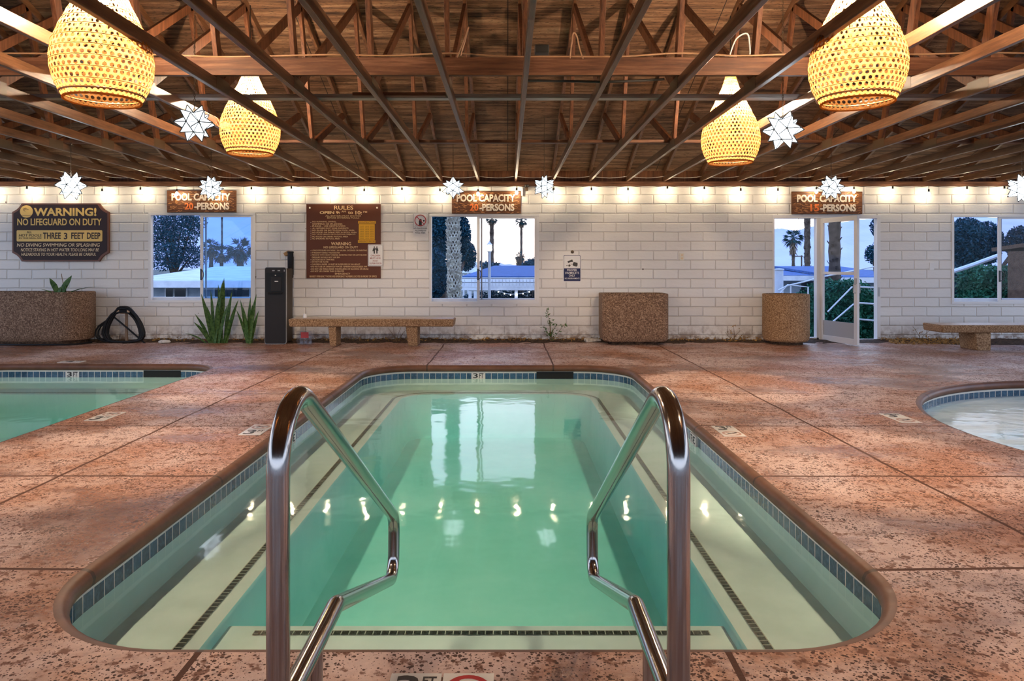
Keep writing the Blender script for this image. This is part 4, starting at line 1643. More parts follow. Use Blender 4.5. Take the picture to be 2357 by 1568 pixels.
# ------------------------------------------------------------------ water cooler and cup dispenser
cy0 = 11.16
cx0, cx1 = X(609, cy0), X(659, cy0)
cw = cx1 - cx0
ch_ = Z(615, cy0)
t = thing('water_cooler', 'tall black water cooler standing against the wall', 'water cooler', ((cx0 + cx1) / 2, cy0, 0))
dep = .36
b = MB()
b.span((-cw / 2, .03, .012), (cw / 2 - .004, dep, ch_ - .02))
b.build('side_body', M['cooler_side'], t, bevel=.02)


def xz_rr(x0, x1, z0, z1, r):
    return rrect(x0, x1, z0, z1, r, 6)


MB().plate(xz_rr(-cw / 2, cw / 2, 0.0, ch_, .035), 0.004, .035).build('front_trim', M['grey_trim'], t, smooth=40)
MB().plate(xz_rr(-cw / 2 + .008, cw / 2 - .008, .008, ch_ - .008, .03), -.004, .02).build('front_panel', M['dark_plastic'], t, smooth=40)
zz0, zz1 = Z(673, cy0), Z(628, cy0)
n_ = MB()
n_.plate(xz_rr(-cw / 2 + .03, cw / 2 - .035, zz0, zz1, .012), -.0055, .0)
no = n_.build('dispensing_niche', M['black_plastic'], t)
MB().box((.012, -.009, zz0 + (zz1 - zz0) * .42), (cw * .48, .010, (zz1 - zz0) * .74)).build('splash_plate', M['dark_plastic'], no, bevel=.006)
MB().box((.02, -.016, zz0 + (zz1 - zz0) * .56), (.055, .004, .014)).build('badge', M['paper_white'], no)
MB().lathe([(.0001, 0), (.010, .002), (.010, .012)], 10, (.005, -.014, zz1 - .045)).build('indicator', M['paper_white'], no)
MB().box((0, -.020, zz0 - .012), (cw * .66, .045, .024)).build('drip_tray', M['black_plastic'], t, bevel=.008)
tb = MB()
for q in (-.03, .055):
    tb.box((q, -.006, ch_ - .055), (.038, .004, .016))
tb.box((cw / 2 - .03, -.006, ch_ - .055), (.014, .004, .03))
tb.build('tap_button', M['grey_trim'], t)

dy = 11.62
t = thing('cup_dispenser', 'black tube cup dispenser with a paper cone on the wall above the cooler', 'cup dispenser', (X(667, dy) + .03, dy - .06, Z(640, dy)))
MB().lathe([(.042, 0), (.047, .01), (.047, .40), (.053, .405), (.053, .43), (.03, .435)], 20, (0, 0, 0)).build('tube', M['black_plastic'], t, smooth=40)
MB().box((-.075, .0, .06), (.06, .05, .14)).box((0, .06, .2), (.05, .1, .3)).build('bracket', M['black_plastic'], t, bevel=.006)
MB().lathe([(.004, -.13), (.036, -.005), (.034, .0)], 16, (0, 0, 0)).build('paper_cone', M['paper_white'], t, smooth=40)
MB().bar((-.085, 0, .18), (-.075, 0, .36), .004, .006).build('spring_arm', M['galv'], t)
MB().box((-.055, .02, .40), (.09, .10, .055), (0, -.5, 0)).build('torn_label', M['paper_brown'], t)


# ------------------------------------------------------------------ benches
def bench(label, x0, x1, y0, y1, ztop, th, legs, chamfer):
    t = thing('concrete_bench', label, 'bench', ((x0 + x1) / 2, (y0 + y1) / 2, 0), 'concrete benches along the wall')
    ox, oy = (x0 + x1) / 2, (y0 + y1) / 2
    b = MB()
    n = 1
    tp = .012
    b.add([(x0 - ox, y0 - oy, ztop), (x1 - ox, y0 - oy, ztop), (x1 - ox, y1 - oy, ztop), (x0 - ox, y1 - oy, ztop),
           (x0 - ox + tp, y0 - oy + tp, ztop - th), (x1 - ox - tp, y0 - oy + tp, ztop - th), (x1 - ox - tp, y1 - oy - tp, ztop - th), (x0 - ox + tp, y1 - oy - tp, ztop - th)],
          [(0, 1, 2, 3), (7, 6, 5, 4), (4, 5, 1, 0), (5, 6, 2, 1), (6, 7, 3, 2), (7, 4, 0, 3)])
    s_o = b.build('seat_slab', M['aggregate_tan'], t, bevel=.018)
    MB().span((x0 - ox + .02, y0 - oy + .02, ztop - .004), (x1 - ox - .02, y1 - oy - .02, ztop + .002)).build('seat_top', M['bench_top'], s_o, bevel=.002)
    for a_, b_ in legs:
        l_ = MB()
        tq = (b_ - a_) * chamfer
        zt = ztop - th
        l_.add([(a_ - ox - tq, y0 - oy + .05, zt), (b_ - ox, y0 - oy + .05, zt), (b_ - ox, y1 - oy - .05, zt), (a_ - ox - tq, y1 - oy - .05, zt),
                (a_ - ox, y0 - oy + .05, 0), (b_ - ox, y0 - oy + .05, 0), (b_ - ox, y1 - oy - .05, 0), (a_ - ox, y1 - oy - .05, 0)],
               [(0, 1, 2, 3), (7, 6, 5, 4), (4, 5, 1, 0), (5, 6, 2, 1), (6, 7, 3, 2), (7, 4, 0, 3)])
        l_.build('leg', M['aggregate_tan'], t, bevel=.012)
    return t


Yb = 10.84
bench('long tan aggregate bench below the rules board', X(663, Yb), X(1045, Yb), Yb, Yb + .42, Z(735, Yb), .117, [(X(757, Yb), X(769, Yb) + .02), (X(938, Yb), X(957, Yb) + .02)], .25)
Yb = 10.26
bench('concrete bench cut by the right edge below the right window', 6.26, 8.6, Yb, Yb + .5, Z(749, Yb), .11, [(6.80, 7.0), (8.0, 8.2)], .15)
# paper cup left on the bench
t = MB().lathe([(.030, 0), (.030, .008), (.022, .055), (.021, .06)], 14, (0, 0, 0)).build('paper_cup', M['paper_white'], smooth=40)
t.location = (X(701, 11.1), 11.12, Z(735, 10.84) + .003)
tag(t, 'small white paper cup upside down on the left end of the long bench', 'cup')

# pack of bottled water under the bench
pk = thing('bottle_pack', 'clear plastic wrapped pack of water bottles under the left end of the long bench', 'bottle pack', (X(703, 11.15), 11.15, 0))
for i in range(3):
    for j in range(2):
        bt = MB().lathe([(.030, 0), (.032, .01), (.032, .12), (.028, .15), (.012, .19), (.012, .205)], 12, ((i - 1) * .07, (j - .5) * .07, 0)).build('bottle', M['plastic_film'], pk, smooth=40)
MB().box((0.01, -.075, .15), (.12, .004, .09)).build('printed_label', M['no_red'], pk)
MB().box((0, 0, .11), (.24, .165, .215)).build('film_wrap', M['plastic_film'], pk, bevel=.02)


# ------------------------------------------------------------------ planters
def hollow(mb_prof_outer, inner_r):
    pass


def planter_poly(name, label, outline, ztop, cx, cy, rz, mat, foot):
    """outline: plan polygon about the centre; foot: scale of the recessed foot"""
    t = thing(name, label, 'planter', (cx, cy, 0), 'concrete aggregate planters', rz)
    n = len(outline)
    b = MB()
    rings = [(.90, .05), (.97, .075), (1.0, .14), (1.0, ztop - .012), (.99, ztop), (.90, ztop), (.89, ztop - .08)]
    vs = []
    for s, z in rings:
        vs += [(x_ * s, y_ * s, z) for x_, y_ in outline]
    fs = []
    for k in range(len(rings) - 1):
        for j in range(n):
            fs.append((k * n + j, k * n + (j + 1) % n, (k + 1) * n + (j + 1) % n, (k + 1) * n + j))
    fs.append(tuple(range(n - 1, -1, -1)))
    b.add(vs, fs)
    b.build('body', mat, t, smooth=35)
    MB().slab([(x_ * foot, y_ * foot) for x_, y_ in outline], 0, .055).build('foot', M['dirt'], t)
    MB().slab([(x_ * .892, y_ * .892) for x_, y_ in outline], ztop - .10, ztop - .065).build('soil_fill', M['dirt'], t)
    return t


sq = lambda w, d, r: rrect(-w / 2, w / 2, -d / 2, d / 2, r, 5)
planter_poly('concrete_planter', 'square grey brown aggregate planter right of the middle window', sq(1.03, .66, .10), Z(677, 10.95), X(1459, 11.2), 11.30, -.03, M['aggregate'], .72)
planter_poly('concrete_planter', 'round tan aggregate planter beside the open door', circle(0, 0, .352, 40), Z(678, 10.98), X(1811, 11.2), 11.24, 0, M['aggregate_tan'], .72)
planter_poly('concrete_planter', 'wide concrete planter with a small plant at the left edge', sq(2.0, .66, .30), Z(673, 11.0), X(211, 11.3) - 1.0, 11.31, 0, M['aggregate'], .88)


# ------------------------------------------------------------------ plants
def blade(mb, base, tip, width, bend, twist=0.0, n=7, fold=.25):
    base, tip = Vector(base), Vector(tip)
    d = tip - base
    side = Vector((math.cos(twist), math.sin(twist), 0))
    out_ = Vector((d.x, d.y, 0))
    out_ = out_.normalized() if out_.length > 1e-4 else Vector((0, 1, 0))
    vs, fs = [], []
    for k in range(n + 1):
        t = k / n
        p = base + d * t + Vector((0, 0, 1)) * bend * math.sin(PI * t) - out_ * bend * .4 * math.sin(PI * t)
        w = width * (.55 + .45 * math.sin(PI * min(t * 1.5, .75) / .75 * .5)) * (1 - max(0, (t - .55) / .45) ** 1.6)
        w = max(w, .001)
        nrm = d.normalized().cross(side).normalized()
        vs += [p - side * w, p + nrm * w * fold, p + side * w, p - nrm * w * .10]
    for k in range(n):
        a = k * 4
        for j in range(4):
            fs.append((a + j, a + (j + 1) % 4, a + 4 + (j + 1) % 4, a + 4 + j))
    fs.append((3, 2, 1, 0))
    mb.add(vs, fs)


def snake_plant(label, px0, px1, tips, Y, extra, seed):
    rnd = random.Random(seed)
    cx = X((px0 + px1) / 2, Y)
    loc = (cx, Y, -.03)
    t = thing('snake_plant', label, 'plant', loc, 'tall snake plants at the wall')
    for (bx, tx_, ty, w, dy_) in tips:
        m = MB()
        blade(m, (X(bx, Y) - cx, rnd.uniform(-.05, .05), 0), (X(tx_, Y) - cx, dy_, Z(ty, Y) + .03), w * Y / F * .36, .03, rnd.uniform(-.5, .5))
        m.build('leaf_blade', M['snake_leaf'], t, smooth=50)
    return t


Yp = 11.32
snake_plant('tall snake plant in front of the left window', 455, 545, [
    (503, 516, 640, 19, 0), (497, 510, 645, 15, .05), (487, 466, 676, 14, -.05), (492, 480, 668, 12, .08), (510, 496, 655, 13, .1), (516, 538, 668, 15, -.06),
    (500, 508, 690, 17, -.12), (484, 452, 740, 13, -.1), (483, 448, 722, 11, 0), (514, 548, 712, 14, -.1), (505, 532, 700, 15, -.14), (495, 486, 705, 13, -.15), (480, 430, 765, 9, -.1), (520, 546, 690, 12, .05)], Yp, None, 2)
snake_plant('shorter snake plant between the tall one and the water cooler', 550, 600, [
    (570, 553, 690, 13, 0), (572, 575, 682, 12, .04), (577, 592, 676, 13, -.03), (574, 586, 700, 13, -.1), (568, 548, 712, 11, -.08), (578, 598, 715, 11, -.05), (573, 566, 705, 12, -.12)], Yp, None, 4)

# plant in the left planter
ztl = Z(673, 11.0) - .07
cx = X(140, 11.3)
t = thing('planter_succulent', 'small green sword-leaved plant growing in the left planter', 'plant', (cx, 11.3, ztl))
for bx, tx_, ty, w in ((135, 118, 640, 12), (142, 165, 634, 14), (138, 140, 660, 10), (148, 155, 655, 9), (130, 125, 660, 10), (145, 240, 661, 5), (130, 92, 665, 5)):
    m = MB()
    blade(m, (X(bx, 11.3) - cx, R.uniform(-.04, .04), 0), (X(tx_, 11.3) - cx, R.uniform(-.06, .06), Z(ty, 11.3) - ztl), w * .0040, .02 if abs(tx_ - bx) < 40 else .05, R.uniform(-.4, .4))
    m.build('leaf_blade', M['snake_leaf'], t, smooth=50)
m = MB().tube(spline([(X(143, 11.3) - cx, 0, 0), (X(146, 11.3) - cx, 0, .15), (X(141, 11.3) - cx, 0, Z(630, 11.3) - ztl)]), .005, 5)
m.build('flower_stalk', M['dry_stem'], t)


def shrub(name, label, px, Y, stems, nleaf, lsize, leafm, seed, cat='plant'):
    rnd = random.Random(seed)
    cx = X(px, Y)
    t = thing(name, label, cat, (cx, Y, -.03))
    st = MB()
    lv = MB()
    for tx_, ty in stems:
        p0_ = (rnd.uniform(-.02, .02), 0, 0)
        p2 = (X(tx_, Y) - cx, rnd.uniform(-.08, .08), Z(ty, Y) + .03)
        p1 = (p2[0] * .35 + rnd.uniform(-.03, .03), 0, p2[2] * .5)
        sp_ = spline([p0_, p1, p2])
        st.tube(sp_, [.005 * (1 - .6 * q / len(sp_)) for q in range(len(sp_))], 5)
        for _ in range(nleaf):
            q = sp_[rnd.randrange(len(sp_) // 3, len(sp_))]
            lv.leafage(q, (.05, .05, .04), 1, lsize, rnd, 0)
    st.build('stem', M['dry_stem'], t)
    if nleaf:
        lv.build('foliage', M[leafm], t)
    return t


shrub('wall_shrub', 'small leafy weed growing up the wall below the middle window', 1268, 11.5, [(1258, 710), (1268, 735), (1250, 752), (1282, 745), (1300, 745), (1262, 722)], 22, .022, 'shrub_leaf', 1)
shrub('dry_weed', 'dry brown weed between the square planter and the round planter', 1690, 11.5, [(1672, 765), (1688, 748), (1700, 760), (1715, 768), (1682, 758)], 6, .018, 'fallen_leaf', 2)
shrub('dry_twig', 'bare twiggy weed under the right half of the long bench', 915, 11.45, [(893, 755), (905, 752), (922, 754), (935, 758), (928, 768)], 0, .02, 'fallen_leaf', 3)
shrub('dry_weed', 'withered weed in the leaf litter left of the right bench', 2120, 11.5, [(2105, 752), (2122, 764), (2140, 760), (2160, 766)], 5, .02, 'fallen_leaf', 6)

# leaf litter (nobody could count it)
lit = MB()
rl = random.Random(9)
for _ in range(1500):
    u = rl.random()
    if u < .55:
        px_ = rl.uniform(2035, 2240)
        yy = rl.uniform(11.12, 11.66)
    elif u < .75:
        px_ = rl.uniform(1230, 1760)
        yy = rl.uniform(11.46, 11.68)
    else:
        px_ = rl.uniform(350, 1230)
        yy = rl.uniform(11.46, 11.68)
    p = Vector((X(px_, 11.5), yy, -.02 + .075 * (yy - 10.93) + rl.uniform(0, .02)))
    a_ = Vector((rl.gauss(0, 1), rl.gauss(0, 1), rl.gauss(0, .4))).normalized()
    b_ = a_.orthogonal().normalized()
    s = rl.uniform(.012, .032)
    lit.add([p - a_ * s, p + b_ * s * .4, p + a_ * s, p - b_ * s * .4], [(0, 1, 2, 3)])
tag(lit.build('leaf_litter', M['fallen_leaf']), 'dry fallen leaves scattered along the soil strip', 'leaves', kind='stuff')
st = MB().ball((0, 0, 0), .10, 14, 8, .32)
rq = random.Random(1)
st.v = [(a_ * (1 + rq.uniform(-.06, .06)), b_ * .7, c_) for a_, b_, c_ in st.v]
o = st.build('stone', M['stone'], smooth=60)
o.location = (X(380, 11.35), 11.33, .02)
tag(o, 'flat pale stone beside the coiled hose', 'stone')
o = MB().box((0, 0, 0), (.26, .13, .06)).build('concrete_chunk', M['stone'], bevel=.02)
o.location = (X(1365, 11.45), 11.52, .02)
o.rotation_euler = (.1, .05, .3)
tag(o, 'broken lump of block lying left of the square planter', 'rubble')

# ------------------------------------------------------------------ hose on its stand
Yh = 11.42
hxc = X(290, Yh)
t = thing('hose_hanger', 'wooden stake with two pale pegs holding the coiled hose', 'hose stand', (hxc, Yh, -.03))
MB().span((-.018 + .0, .0, 0), (.018, .03, .52)).build('stake', M['post_wood'], t, bevel=.003)
pg = MB()
for s in (-1, 1):
    MB().bar((s * .085, -.09, .545), (s * .075, .03, .515), .045, .06).build('peg', M['hose_tan'], t, bevel=.006)
MB().span((-.10, .0, .49), (.10, .03, .53)).build('crossbar', M['post_wood'], t, bevel=.003)
hose = MB()
rh = random.Random(8)
pts = []
turns = 11
LOOP = [(-.075, .565), (0, .585), (.075, .565), (.155, .47), (.225, .33), (.262, .18), (.235, .07), (.10, .032), (-.06, .03), (-.20, .055), (-.265, .16), (-.235, .32), (-.16, .47)]
for q in range(turns):
    wk = 1.12 + .13 * math.sin(q * 2.3)
    hk = 1 - .045 * (q % 4)
    for i, (xc, zc) in enumerate(LOOP):
        ww = wk + (.42 if (xc < 0 and zc < .4 and q % 4 == 3) else 0)
        pts.append((xc * ww + .012 * math.sin(q * 1.7), -.05 - .012 * (q % 5), .02 + zc * hk - (.03 if zc < .1 else 0) * 0))
pts += [(.35, -.08, .02), (.5, -.05, .015)]
hose.tube(spline(pts, 2), .0145, 8)
o = hose.build('garden_hose', M['rubber'], smooth=60)
o.location = (hxc, Yh, -.03)
tag(o, 'black garden hose coiled over its stand at the wall', 'hose')
o = MB().tube(spline([(X(213, 11.3), 11.28, .02), (X(170, 11), 10.95, .02), (X(90, 10.9), 10.88, .02), (X(0, 10.9), 10.9, .02), (X(-100, 10.9), 10.92, .02)]), .013, 8).build('ground_hose', M['rubber'], smooth=60)
tag(o, 'dark hose lying along the foot of the left planter', 'hose')

# ------------------------------------------------------------------ outside
rt = random.Random(21)


def tree(label, X_, Y_, z0, blobs, trunk_r, n, leaf, mat='tree_leaf', group='trees outside the windows'):
    t = thing('tree', label, 'tree', (X_, Y_, z0), group)
    cr = MB()
    tot = sum(b[3] * b[4] * b[5] for b in blobs)
    for bx, by, bz, rx, ry, rz_ in blobs:
        cr.leafage((bx - X_, by - Y_, bz - z0), (rx, ry, rz_), max(20, int(n * rx * ry * rz_ / tot)), leaf, rt, .1)
    cr.build('crown', M[mat], t)
    tk = MB()
    top = max(b[2] for b in blobs) - z0
    tk.tube(spline([(0, 0, 0), (.1 * trunk_r, 0, top * .4), (-trunk_r, 0, top * .8)]), trunk_r, 8)
    for bx, by, bz, rx, ry, rz_ in blobs:
        tk.tube([(0, 0, top * .35), (bx - X_, by - Y_, bz - z0)], [trunk_r * .6, trunk_r * .2], 6)
    tk.build('trunk', M['trunk_bark'], t, smooth=60)
    return t


def blob(px, py, Y, rpx, rpy, ry=None):
    return (X(px, Y), Y, Z(py, Y), rpx * Y / F, ry or rpx * Y / F, rpy * Y / F)


tree('big leafy tree filling the left pane of the left window', X(400, 42), 42, -1.5, [blob(365, 520, 42, 40, 60), blob(415, 530, 42, 45, 50), blob(440, 590, 42, 40, 28), blob(380, 590, 41, 40, 35), blob(448, 500, 42, 30, 40)], .16, 11000, .075)
tree('dark dense tree filling the left of the middle window', X(1015, 22), 22, -1.5, [blob(1010, 540, 22, 34, 60), blob(1000, 630, 21.5, 34, 60), blob(1060, 540, 23, 24, 50), blob(1075, 590, 24, 22, 35)], .2, 22000, .05)
tree('broad tree behind the hedge in the right window', X(2235, 23), 23, -1.5, [blob(2225, 560, 23, 45, 60), blob(2270, 560, 23, 35, 50), blob(2215, 640, 23, 40, 50), blob(2345, 560, 24, 28, 40)], .2, 18000, .06)
tree('leafy branch of a tree at the right edge of the open doorway', X(2035, 17), 17, -1.5, [blob(2018, 520, 17, 14, 25), blob(2008, 585, 17, 18, 22), blob(2040, 560, 17, 25, 50)], .12, 3000, .04)
tree('low dark bush beyond the pavilion roof in the middle window', X(1225, 48), 48, -1.5, [blob(1225, 612, 48, 25, 14), blob(1245, 600, 48, 14, 22), blob(1120, 612, 48, 30, 8)], .15, 900, .2)


def palm_fan(label, px, Y, crown_y, crown_r, trunk_px, skirt=0.0, nf=26, seed=0, lean=0.0):
    rnd = random.Random(seed)
    x, zt = X(px, Y), Z(crown_y, Y)
    z0 = -1.5
    t = thing('palm_tree', label, 'palm tree', (x, Y, z0), 'fan palms outside the windows')
    tr = trunk_px / 2 * Y / F
    hz_ = zt - z0
    n = max(10, int(hz_ / .35))
    pts = [(lean * (k / n), 0, hz_ * k / n) for k in range(n + 1)]
    tk = MB().tube(pts, [tr * (1.12 if k % 2 else .94) for k in range(n + 1)], 10)
    for _ in range(int(hz_ * 14)):
        z = rnd.uniform(.2, hz_)
        a = rnd.uniform(0, 2 * PI)
        c_, s_ = math.cos(a), math.sin(a)
        L = tr * rnd.uniform(.35, .8)
        p = Vector((c_ * tr * .9, s_ * tr * .9, z))
        tk.bar(p, p + Vector((c_ * L * .6, s_ * L * .6, L)), tr * .35, tr * .12)
    tk.build('trunk', M['trunk_bark'], t)
    cr = crown_r * Y / F
    fr = MB()
    for k in range(nf):
        a = 2 * PI * k / nf * 3.03 + rnd.uniform(-.2, .2)
        el = rnd.uniform(-.9, 1.3)
        d = Vector((math.cos(a) * math.cos(el), math.sin(a) * math.cos(el), math.sin(el)))
        st_ = Vector((0, 0, hz_)) + d * cr * .45
        fr.tube([(0, 0, hz_), st_], cr * .018, 4)
        side = d.cross(Vector((0, 0, 1))).normalized() if abs(d.z) < .98 else Vector((1, 0, 0))
        upv = side.cross(d)
        for j in range(11):
            b_ = (j - 5) / 5 * 1.25
            dd = (d * math.cos(b_) + (side * .9 + upv * .3) * math.sin(b_)).normalized()
            ln = cr * .62 * rnd.uniform(.8, 1.1)
            tip = st_ + dd * ln + Vector((0, 0, -ln * .35 * rnd.random()))
            w_ = (upv if abs(b_) < .5 else d).cross(dd).normalized() * cr * .035
            midp = st_ + dd * ln * .5
            fr.add([st_, midp + w_, tip, midp - w_], [(0, 1, 2, 3)])
    fr.build('fronds', M['palm_leaf'], t)
    if skirt:
        sk = MB()
        sh_ = skirt * Y / F
        for _ in range(90):
            a = rnd.uniform(0, 2 * PI)
            z = hz_ - rnd.uniform(0, sh_)
            p = Vector((math.cos(a) * tr, math.sin(a) * tr, z))
            q = p + Vector((math.cos(a) * cr * .22, math.sin(a) * cr * .22, -cr * .45))
            sk.bar(p, q, cr * .05, cr * .012)
        sk.build('frond_skirt', M['frond_skirt'], t)
    return t


palm_fan('fan palm with a round crown in the side light of the door', 1826, 45, 548, 26, 7, 30, 30, 1)
palm_fan('tall slim palm trunk with its crown above the side light of the door', 1858, 42, 440, 60, 13, 40, 26, 2)
palm_fan('thick palm trunk seen through the glass of the open door', 1921, 22, 420, 90, 25, 40, 26, 3)
palm_fan('distant slim palm in the right pane of the middle window', 1200, 60, 508, 17, 5, 10, 28, 4)
palm_fan('tall palm behind the lamp post in the middle window', 1132, 56, 505, 16, 9, 8, 28, 5)
palm_fan('squat palm stump with brown skirt below the distant slim palm', 1197, 52, 590, 14, 15, 30, 16, 6)
palm_fan('palm at the middle of the tinted pane of the left window', 510, 44, 585, 26, 9, 10, 30, 7)
palm_fan('palm at the right of the tinted pane of the left window', 553, 38, 575, 34, 16, 20, 34, 8)
palm_fan('palm beside the sash bar in the tinted pane of the left window', 486, 40, 570, 24, 9, 16, 30, 9)
palm_fan('thin tall palm trunk crossing the sky in the left window', 511, 60, 440, 30, 4, 10, 20, 10)

# near palm trunk with woven boots in the middle window
Yn = 17.5
xn = X(1045, Yn)
t = thing('palm_tree', 'palm trunk with criss-cross boots coloured as if lamplit in the middle window', 'palm tree', (xn, Yn, -1.5))
tr = .135
MB().tube([(.05, 0, 0), (.02, 0, 1.5), (-.03, 0, 3.2), (-.06, 0, 6.0)], [tr * 1.05, tr, tr * .92, tr * .9], 16).build('trunk', M['trunk_bark'], t, smooth=60)
bo = MB()
for s in (-1, 1):
    for k in range(12):
        a0 = 2 * PI * k / 12
        pts = []
        for q in range(70):
            z = 5.9 * q / 69
            a = a0 + s * z * 3.4
            rr_ = tr * (1.06 - .02 * z) + .012
            pts.append((.05 - .11 * z / 6 + rr_ * math.cos(a), rr_ * math.sin(a), z))
        bo.tube(pts, .017, 4)
rz2 = random.Random(4)
for _ in range(900):
    z = rz2.uniform(0, 5.8)
    a = rz2.uniform(0, 2 * PI)
    p = Vector((.05 - .11 * z / 6 + tr * math.cos(a), tr * math.sin(a), z))
    bo.bar(p, p + Vector((math.cos(a) * .06, math.sin(a) * .06, .09)), .05, .012)
bo.build('frond_boots', M['lamplit_boot_bark'], t)


# house beyond the left window
def house(name, label, x0, x1, ye, yr, z_e, z_r, roofm, wallm, wins, cat='house', fascia='white_paint', inset=.3):
    t = thing(name, label, cat, ((x0 + x1) / 2, ye, -1.5))
    ox = (x0 + x1) / 2
    h0 = 1.5
    rf = MB()
    rf.add([(x0 - ox, 0, z_e + h0), (x1 - ox, 0, z_e + h0), (x1 - ox, yr - ye, z_r + h0), (x0 - ox, yr - ye, z_r + h0), (x1 - ox, 2 * (yr - ye), z_e + h0), (x0 - ox, 2 * (yr - ye), z_e + h0)],
           [(0, 1, 2, 3), (3, 2, 4, 5)])
    rf.build('roof', M[roofm], t, solid=.08)
    MB().span((x0 - ox, -.06, z_e + h0 - .16), (x1 - ox, .02, z_e + h0 + .02)).build('fascia', M[fascia], t)
    MB().span((x0 - ox + inset, .5, 0), (x1 - ox - inset, 2 * (yr - ye) - .5, z_e + h0 - .05)).build('house_wall', M[wallm], t)
    for a, b, c, d in wins:
        w = MB().span((a - ox - .04, .44, c + h0 - .04), (b - ox + .04, .52, d + h0 + .04)).build('house_window', M['white_paint'], t)
        MB().span((a - ox, .42, c + h0), (b - ox, .46, d + h0)).build('house_pane', M['house_glass'], w)
    return t


Yo = 20.0
wz_ = lambda py: Z(py, Yo + .5)
house('bungalow', 'low bungalow with a pale roof beyond the left window', X(270, Yo), X(640, Yo), Yo, 27, Z(649, Yo), Z(615.5, 27), 'roof_pale', 'stucco',
      [(X(365, Yo), X(381, Yo), wz_(686), wz_(664)), (X(386, Yo), X(411, Yo), wz_(686), wz_(664)), (X(480, Yo), X(560, Yo), wz_(684), wz_(664))])
house('blue_roofed_house', 'house with a blue roof beyond the side light of the door', X(1740, 26), X(1876, 26), 26, 33, Z(636, 26), Z(612, 33), 'roof_blue', 'stucco', [(X(1781, 26), X(1790, 26), Z(680, 26), Z(655, 26))])
house('garden_shed', 'low blue roofed building seen past the open door', X(1935, 24), X(2120, 24), 24, 30, Z(640, 24), Z(615, 30), 'roof_blue', 'stucco', [(X(1985, 24), X(2000, 24), Z(700, 24), Z(675, 24))])
house('brown_reflection_block', 'dark brown block added for the room reflection in the right pane of the right window', 10.60, 12.8, 13.8, 14.7, Z(572, 14.5), Z(566, 15), 'reflection_brown', 'reflection_brown', [], fascia='reflection_brown', inset=0)  # added block, stands in for the room reflected in the pane

# white pavilion with scalloped boards
Yv = 28.0
t = thing('pavilion', 'white pavilion with a blue roof and scalloped boards in the middle window', 'pavilion', (X(1170, Yv), Yv, -1.5))
ox, h0 = X(1170, Yv), 1.5
xa, xb = X(1062, Yv) - ox, X(1330, Yv) - ox
MB().add([(xa, 0, Z(638, Yv) + h0), (xb, 0, Z(638, Yv) + h0), (xb, 5, Z(613, 33) + h0), (xa + 1.2, 5, Z(613, 33) + h0)], [(0, 1, 2, 3)]).build('roof', M['roof_blue'], t, solid=.06)
for ytop, ybot, dyy in ((638.5, 649, 0), (648, 662, -.06)):
    sb = MB().span((xa, -.05 + dyy, Z(ytop + 3, Yv) + h0), (xb, .0 + dyy, Z(ytop, Yv) + h0))
    n = 34
    for k in range(n):
        c = xa + (xb - xa) * (k + .5) / n
        w = (xb - xa) / n * .47
        pl = [(c - w, Z(ytop + 2, Yv) + h0), (c + w, Z(ytop + 2, Yv) + h0)] + [(c + w * math.cos(PI * q / 8), Z(ybot - 4, Yv) + h0 - 4 * Yv / F * math.sin(PI * q / 8)) for q in range(9)]
        sb.plate(pl, -.05 + dyy, -.02 + dyy)
    sb.build('scalloped_board', M['white_paint'], t)
MB().span((xa, -.1, Z(668, Yv) + h0), (xb, .1, Z(658, Yv) + h0)).build('eave_beam', M['white_paint'], t)
for px_ in (1082, 1094, 1188, 1236, 1290):
    MB().span((X(px_, Yv) - ox - .06, -.06, 0), (X(px_, Yv) - ox + .06, .06, Z(660, Yv) + h0)).build('post', M['white_paint'], t)
gz = thing('gazebo', 'small white gazebo with a tiered roof behind the palm trunk', 'gazebo', (X(1090, 36), 36, -1.5))
MB().lathe([(.62, Z(628, 36) + 1.5), (.30, Z(614, 36) + 1.5), (.30, Z(612, 36) + 1.5), (.36, Z(611, 36) + 1.5), (.05, Z(600, 36) + 1.5), (.03, Z(594, 36) + 1.5)], 8).build('tiered_roof', M['roof_pale'], gz)
for k in range(6):
    a = 2 * PI * k / 6
    MB().span((.5 * math.cos(a) - .04, .5 * math.sin(a) - .04, 0), (.5 * math.cos(a) + .04, .5 * math.sin(a) + .04, Z(627, 36) + 1.5)).build('post', M['white_paint'], gz)
# lamp post
Yl = 23.0
t = thing('lamp_post', 'white lamp post with a lit lantern in the middle window', 'lamp post', (X(1126.5, Yl), Yl, -1.5))
zl = Z(578, Yl) + 1.5
MB().lathe([(.09, 0), (.07, .3), (.048, .5), (.045, zl - .05), (.08, zl)], 14).build('post', M['white_paint'], t, smooth=40)
MB().lathe([(.055, 0), (.085, .03), (.085, .17), (.06, .20)], 12, (0, 0, zl)).build('lantern_glass', M['post_lantern_glow'], t, smooth=40)
MB().lathe([(.10, 0), (.03, .08), (.012, .13)], 12, (0, 0, zl + .20)).build('lantern_cap', M['white_paint'], t, smooth=40)
